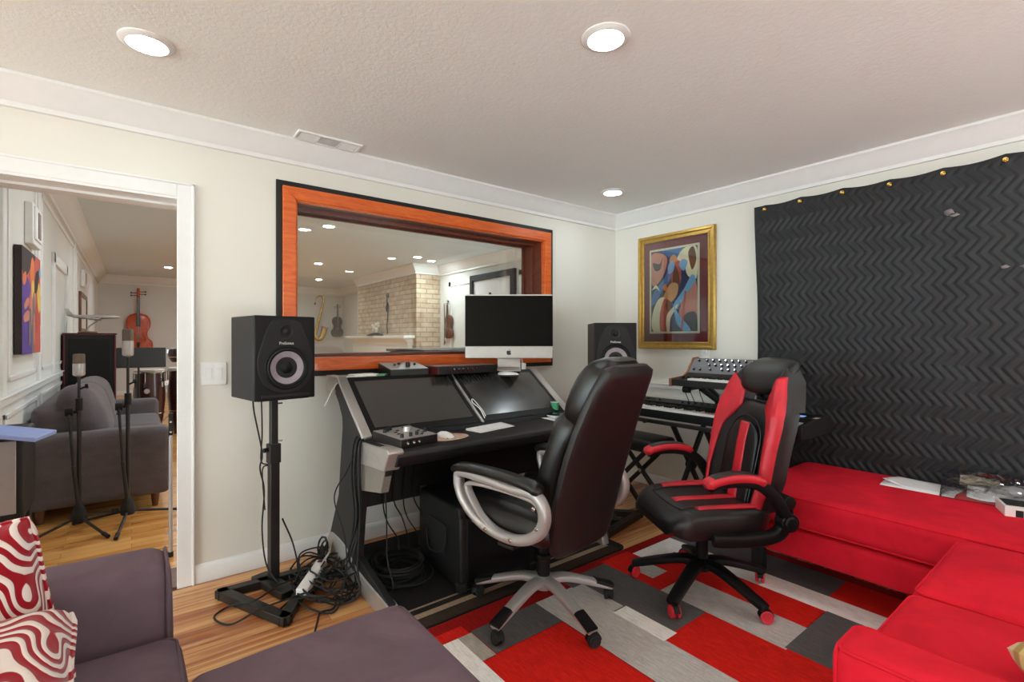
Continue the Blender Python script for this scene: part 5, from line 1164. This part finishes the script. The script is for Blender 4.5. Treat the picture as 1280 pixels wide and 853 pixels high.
copy_thing(mL, (2.76, 2.37, .992), -38, 'black studio monitor in the corner behind the executive chair', 'pair of studio monitors')
def speaker_stand(loc, rz, h, label):
    t = thing('speaker_stand', label, 'speaker stand', loc, rz, 'speaker stands')
    A, B_, C_ = Vector((-.225, .06, .022)), Vector((-.11, -.40, .022)), Vector((.205, -.03, .022))
    b = MB()
    for p, q in ((A, B_), (B_, C_), (C_, A)):
        d = (q - p).normalized(); n = Vector((-d.y, d.x, 0)); b.rings([[p - d * .02 + n * .025 * s + Vector((0, 0, .02 * w)) for s, w in ((-1, -1), (1, -1), (1, 1), (-1, 1))], [q + d * .02 + n * .025 * s + Vector((0, 0, .02 * w)) for s, w in ((-1, -1), (1, -1), (1, 1), (-1, 1))]])
    b.box((-.02, -.05, .024), (.08, .30, .036), Rz(6)); build('base_frame', b, 'blackmetal', t, bevel=.002)
    b = MB(); b.box((0, 0, (h * .72 + .03) / 2), (.046, .046, h * .72 - .02)); build('column', b, 'blackmetal', t, bevel=.003)
    b = MB(); b.box((0, 0, h * .80), (.034, .034, h * .38)); build('upper_column', b, 'blackmetal', t, bevel=.002)
    b = MB(); b.box((0, 0, h * .70), (.056, .056, .10)); build('collar', b, 'blackmetal', t, bevel=.003)
    for z in (h * .76, h * .96):
        b = MB(); b.cyl((.02, 0, z), (.045, 0, z), .004, n=8); build('pin', b, 'chrome', t)
    b = MB(); b.cyl((-.028, 0, h * .72), (-.05, 0, h * .72), .012, n=14); build('lock_knob', b, 'blackplastic', t)
    b = MB(); b.box((0, -.01, h - .004), (.25, .24, .008)); build('top_plate', b, 'blackmetal', t, bevel=.002); return t
sL = speaker_stand((.587, 2.787, .001), 10, .990, 'black column speaker stand left of the console desk')
sR = speaker_stand((2.755, 2.375, .001), -38, .990, 'black column speaker stand behind the executive chair')

# ---- keyboards, stand and bench along the right wall
t = thing('stage_piano', 'long black stage piano on a stand along the right wall', 'piano', (3.29, 1.925, .70), 0)
L_ = 1.44
b = MB(); b.prism([(.21, .0), (.21, .098), (.02, .092), (.015, .072), (-.205, .062), (-.21, .04), (-.205, .0)], -L_ / 2 + .02, L_ / 2 - .02, 'y'); build('body', b, 'blackplastic', t, bevel=.003)
for y in (-L_ / 2, L_ / 2 - .03):
    b = MB(); b.prism([(.215, -.002), (.215, .104), (.02, .098), (-.205, .082), (-.218, .06), (-.21, -.002)], y, y + .03, 'y'); build('end_cheek', b, 'greyplastic', t, bevel=.006, seg=3)
NWK = 52; kw = (L_ - .20) / NWK; ky0 = L_ / 2 - .14
b = MB()
for k in range(NWK):
    y = ky0 - k * kw; b.lohi((-.205, y - kw + .0012, .060), (-.045, y, .078))
wk = build('white_keys', b, 'white', t, bevel=.001); wk['kind'] = 'stuff'
b = MB()
for k in range(NWK - 1):
    if (k + 5) % 7 in (0, 1, 3, 4, 5): y = ky0 - (k + 1) * kw; b.prism([(-.135, .078), (-.045, .078), (-.045, .091), (-.128, .090)], y - .0055, y + .0055, 'y')
bk_ = build('black_keys', b, 'black', t); bk_['kind'] = 'stuff'
b = MB(); b.lohi((.02, -L_ / 2 + .02, .090), (.20, L_ / 2 - .02, .0945)); build('control_panel', b, 'greyplastic', t)
for k in range(15):
    b = MB(); y = .25 - .028 * k if k < 9 else .60 - .03 * (k - 9); knob(b, .075 + .035 * (k % 2), y, .0945, .008, .014); build('knob', b, 'black', t)
b = MB(); b.box((.10, -.56, .096), (.055, .10, .003)); build('display', b, 'ledblue', t)
b = MB(); b.box((.03, -L_ / 2 + .016, .104), (.06, .026, .001)); build('white_sticker', b, 'paper', t)
b = MB(); b.lathe([(.001, .0), (.016, 0), (.016, .006), (.001, .006)], (.10, .60, .0945), None, 18); b.lathe([(.001, .0), (.016, 0), (.016, .006), (.001, .006)], (.14, .60, .0945), None, 18); build('wheel', b, 'black', t)
t = thing('synthesizer', 'wood-sided synthesizer with rows of knobs on the upper tier of the stand', 'synthesizer', (3.27, 1.74, .955), 0)
L_ = .68
PR = [(-.19, 0), (-.19, .045), (-.03, .055), (.02, .085), (.10, .185), (.16, .190), (.17, .17), (.17, 0)]
b = MB(); b.prism(PR, -L_ / 2, L_ / 2, 'y'); build('body', b, 'blackmetal', t, bevel=.002)
for y in (-L_ / 2 - .016, L_ / 2):
    b = MB(); b.prism([(-.20, -.005), (-.20, .052), (-.03, .064), (.015, .092), (.10, .195), (.168, .20), (.18, .18), (.18, -.005)], y, y + .016, 'y'); build('wood_cheek', b, 'walnut', t, bevel=.003)
pa, pb = Vector((.020, 0, .0865)), Vector((.099, 0, .1855)); pd = (pb - pa); pn = Vector((-pd.z, 0, pd.x)).normalized(); pang = math.degrees(math.atan2(pd.z, pd.x))
b = MB(); c = (pa + pb) / 2 + pn * .001; b.box(c, (pd.length, L_ - .01, .003), Ry(-pang)); build('knob_panel', b, 'synthgrey', t)
knobs = [(.30, .22), (.25, .22), (.285, .85)] + [(.22 - .048 * k, .86) for k in range(10)] + [(.19 - .048 * k, .55) for k in range(9)] + [(.17, .24)] + [(.08 - .048 * k, .24) for k in range(7)] + [(-.26, .86), (-.28, .55), (-.30, .24)]
R_k = Ry(-pang)
for y, s in knobs:
    b = MB(); c = pa + pd * s + Vector((0, y, 0)) + pn * .002; knob(b, c.x, c.y, c.z, .0085, .018, R_k, 12); kb = build('knob', b, 'black', t)
    b = MB(); c2 = c + pn * .0182; b.lathe([(.0055, 0), (.0048, .0012), (.001, .0012)], c2, R_k, 12); build('knob_cap', b, 'chrome', kb)
kw = .0165; ky0 = .215; b = MB()
for k in range(31):
    y = ky0 - k * kw; b.prism([(-.185, .046), (-.185, .058), (-.04, .062), (-.04, .05)], y - kw + .001, y, 'y')
wk = build('white_keys', b, 'white', t); wk['kind'] = 'stuff'
b = MB()
for k in range(30):
    if (k + 3) % 7 in (0, 1, 3, 4, 5): y = ky0 - (k + 1) * kw; b.prism([(-.13, .058), (-.13, .069), (-.04, .072), (-.04, .06)], y - .005, y + .005, 'y')
bk_ = build('black_keys', b, 'black', t); bk_['kind'] = 'stuff'
for y in (.265, .30):
    b = MB(); b.lathe([(.001, -.008), (.022, -.008), (.022, .008), (.001, .008)], (-.11, y, .046), Rx(90), 20); build('wheel', b, 'black', t)
t = thing('keyboard_stand', 'black double-braced X keyboard stand with a raised upper tier', 'keyboard stand', (3.28, 1.90, 0), 0)
for y in (-.10, .16):
    for s in (-1, 1):
        b = MB(); b.sweep([(-.20 * s, y + .012 * s, .675), (.25 * s, y + .012 * s, .03)], .014, .018, (0, 1, 0), n=12, e=5); build('brace', b, 'blackmetal', t)
    b = MB(); b.cyl((.02, y - .03, .355), (.02, y + .03, .355), .03, n=16); build('pivot', b, 'blackplastic', t)
for x in (-.20, .20):
    b = MB(); b.sweep([(x * 1.2, -.40, .683), (x * 1.2, .44, .683)], .014, .014, (1, 0, 0), n=12, e=5); bar = build('support_bar', b, 'blackmetal', t)
    for y in (-.3, .36):
        b = MB(); b.cyl((x * 1.2 - .012, y, .683), (x * 1.2 - .04, y, .683), .016, n=14); build('end_grip', b, 'rubber', bar)
for x in (-.25, .25):
    b = MB(); b.sweep([(x, -.28, .02), (x, .34, .02)], .016, .016, (1, 0, 0), n=12, e=5); build('floor_bar', b, 'blackmetal', t)
for y in (-.36, .08):
    b = MB(); b.sweep([(.243, y, .66), (.243, y, .86), (.12, y, .932)], .013, .016, (0, 1, 0), n=12, e=5); up = build('tier_post', b, 'blackmetal', t)
    b = MB(); b.sweep([(-.17, y, .936), (.19, y, .936)], .014, .012, (0, 1, 0), n=12, e=5); build('tier_arm', b, 'blackmetal', up)
    b = MB(); b.sweep([(.243, y, .82), (.02, y, .928)], .012, .018, (0, 1, 0), n=12, e=5); build('tier_strut', b, 'blackmetal', up)
    b = MB(); b.cyl((-.165, y - .022, .932), (-.165, y + .022, .932), .024, n=16); build('tier_knob', b, 'blackplastic', up)
t = thing('keyboard_bench', 'black padded folding bench with X legs under the stage piano', 'bench', (3.12, 2.46, 0), 0)
b = MB(); b.cushion((0, 0, .495), (.32, .58, .09), .03, .012, m=8); build('seat', b, 'pu_black', t)
for x in (-.12, .12):
    for s in (-1, 1):
        b = MB(); b.sweep([(x + .014 * s, -.20 * s, .45), (x + .014 * s, .22 * s, .03)], .014, .016, (1, 0, 0), n=12, e=5); build('leg', b, 'blackmetal', t)
    b = MB(); b.cyl((x - .03, .0, .24), (x + .03, .0, .24), .016, n=12); build('hinge', b, 'chrome', t)
for y in (-.22, .22):
    b = MB(); b.sweep([(-.22, y, .018), (.22, y, .018)], .016, .016, (0, 1, 0), n=12, e=5); build('floor_bar', b, 'blackmetal', t)

# ---- power strip and cables
t = thing('power_strip', 'white power strip lying among the cables between stand and desk', 'power strip', (.735, 2.62, .048), 57)
b = MB(); b.lohi((-.16, -.028, 0), (.16, .028, .036)); build('housing', b, 'white', t, bevel=.006, seg=3)
for k in range(4):
    b = MB(); b.lohi((-.11 + .06 * k, -.016, .036), (-.075 + .06 * k, .016, .0375)); build('socket', b, 'paper', t)
b = MB(); b.lohi((.12, -.012, .036), (.145, .012, .041)); build('switch', b, 'redpanel', t, bevel=.002)
def cable(pts, r, label, group=None, mat='rubber', n=8, name='cable'):
    b = MB(); b.tube(spline(pts, n), r, 8); return one(name, b, mat, label, 'cable', group=group)
cable([(.49, 2.79, .98), (.50, 2.80, .90), (.535, 2.80, .70), (.525, 2.80, .62), (.545, 2.80, .50), (.535, 2.80, .30), (.55, 2.75, .12), (.62, 2.70, .02), (.72, 2.74, .012), (.88, 2.80, .012)], .004, 'black speaker cable running down the left side of the left speaker stand')
cable([(.53, 2.79, .98), (.535, 2.80, .80), (.53, 2.80, .66), (.555, 2.77, .64), (.54, 2.82, .60), (.548, 2.80, .40)], .0035, 'short black cable looped at the collar of the left speaker stand')
cable([(.63, 2.79, .34), (.68, 2.78, .20), (.70, 2.74, .05), (.66, 2.62, .012), (.55, 2.50, .008)], .004, 'black cable arching from the left stand column to the floor')
cable([(.86, 2.70, .012), (.72, 2.50, .06), (.60, 2.48, .06), (.46, 2.46, .06), (.35, 2.50, .012), (.30, 2.62, .008), (.37, 2.68, .01), (.46, 2.56, .06), (.60, 2.66, .055), (.78, 2.70, .05), (.92, 2.62, .012)], .0045, 'black cable looping over the front of the left stand base')
cable([(.80, 2.44, .012), (.76, 2.36, .008), (.70, 2.36, .008), (.66, 2.28, .008), (.60, 2.14, .008), (.56, 2.04, .008)], .0045, 'black cable running across the wood floor towards the ottoman')
cable([(.83, 2.74, .08), (.87, 2.78, .10), (.90, 2.84, .12), (.93, 2.86, .20)], .0065, 'thick grey cord leaving the far end of the white power strip', mat='silver')
GT = 'tangled cables on the floor left of the desk'
rnd = random.Random(5)
for k in range(9):
    cx, cy = .80 + rnd.uniform(-.06, .06), 2.62 + rnd.uniform(-.16, .18); pts = []
    for q in range(11):
        a = q * 1.15 + k; pts.append((cx + (.11 + .03 * rnd.random()) * math.cos(a) * .9, cy + (.14 + .05 * rnd.random()) * math.sin(a), .012 + .085 * rnd.random()))
    cable(pts, .0042, 'black cable in the tangle on the floor around the white power strip', GT)
for k in range(6):
    pts = [(.86 + .02 * math.cos(q * 1.4 + k), 2.86 + .07 * math.cos(q * 1.4 + k * .7), .06 + .05 * math.sin(q * 1.4) + .008 * k) for q in range(9)]
    cable(pts, .0045, 'black coiled cable heaped against the wall beside the desk foot', 'coiled cables beside the desk foot')
GH = 'cables hanging down the left side of the desk'
for k in range(7):
    x = .885 + .008 * (k % 3); y = 2.36 + .013 * k; z1 = .79
    pts = [(x + .03, y + .03, z1), (x, y, .76), (x - .006 * (k % 2), y + .005 * k, .6), (x + .01, y + .02, .38), (x - .01 - .012 * (k % 3), y + .03 * (k % 4), .18), (x - .02 + .02 * (k % 4), y - .05 + .05 * k, .06), (x - .10 + .02 * k, y + .06 * (k % 3), .012)]
    cable(pts, .0048, 'black cable in the bundle hanging down the left side of the console desk', GH)
cable([(.90, 2.40, .77), (.89, 2.55, .60), (.86, 2.66, .44), (.88, 2.56, .26), (.87, 2.50, .10), (.82, 2.46, .02)], .0035, 'thin black cable swinging out across the desk side panel towards the wall')
cable([(.99, 2.30, .62), (1.0, 2.30, .4), (1.0, 2.29, .2), (.99, 2.20, .1), (.985, 2.3, .02)], .0035, 'thin black cable hanging straight inside the left desk leg')
cable([(1.30, 2.83, 1.07), (1.15, 2.80, 1.072), (1.0, 2.78, 1.074), (.955, 2.775, 1.07), (.90, 2.77, 1.03), (.86, 2.76, .96), (.84, 2.76, .92)], .004, 'white cable drooping from the left end of the desk shelf', mat='white')
b = MB(); b.cushion((0, 0, .011), (.16, .09, .018), .008, m=4); one('white_adapter', b, 'white', 'flat white adapter lying at the left of the desk shelf', 'adapter', (1.09, 2.84, SH), 8)
cable([(1.22, 2.80, SH + .012), (1.19, 2.77, SH + .016), (1.16, 2.80, SH + .012), (1.20, 2.83, SH + .01), (1.25, 2.81, SH + .012)], .005, 'green cable end beside the small mixer on the desk shelf', mat='green')
cable([slope(1.655, .02, .03), slope(1.645, .08, .05), slope(1.635, .15, .04), slope(1.66, .19, .03), slope(1.675, .10, .03), slope(1.665, .03, .035)], .0025, 'thin white cable looped over the rail between the two touch screens', mat='white')
GC = 'coils of cable on the mat under the desk'
for k in range(10):
    cx, cy, rr_ = 1.14 + rnd.uniform(-.03, .03), 2.46 + rnd.uniform(-.04, .06), .14 + .012 * (k % 4)
    pts = [(cx + rr_ * .8 * math.cos(a * .62 + k), cy + rr_ * math.sin(a * .62 + k), .014 + .011 * k + .004 * math.sin(a + k)) for a in range(12)]
    cable(pts, .005, 'black cable in the coil lying on the mat under the left half of the desk', GC)
for k in range(4):
    x = 1.12 + .06 * k
    cable([(x, 2.58, .62), (x - .02, 2.575, .40), (x + .03 * (k % 2), 2.57, .28), (x + .04, 2.52, .19), (x + .02, 2.46, .15)], .004, 'black cable dropping behind the desk to the coil on the mat', 'cables behind the desk')
for k, (y, dx) in enumerate(((2.03, 0), (2.0, .02), (1.94, .04))):
    cable([(3.16 + dx, y, .955), (3.165 + dx, y - .01, .90), (3.20 + dx, y - .015, .83), (3.22 + dx, y + .02, .80)], .003, 'thin cable hanging from the synthesizer to the stage piano', 'cables between the keyboards')
for k in range(4):
    y = 1.80 + .05 * k
    cable([(3.52, y, .75), (3.53, y + .02, .55), (3.52, y - .01, .3), (3.5, y + .02, .05), (3.44, y - .05, .008)], .004, 'black cable hanging behind the keyboard stand to the floor', 'cables behind the keyboard stand')
cable([(2.95, 2.78, .008), (3.05, 2.82, .008), (3.13, 2.75, .008), (3.05, 2.70, .008), (2.9, 2.62, .008)], .0045, 'black cable curled on the wood floor by the bench legs')
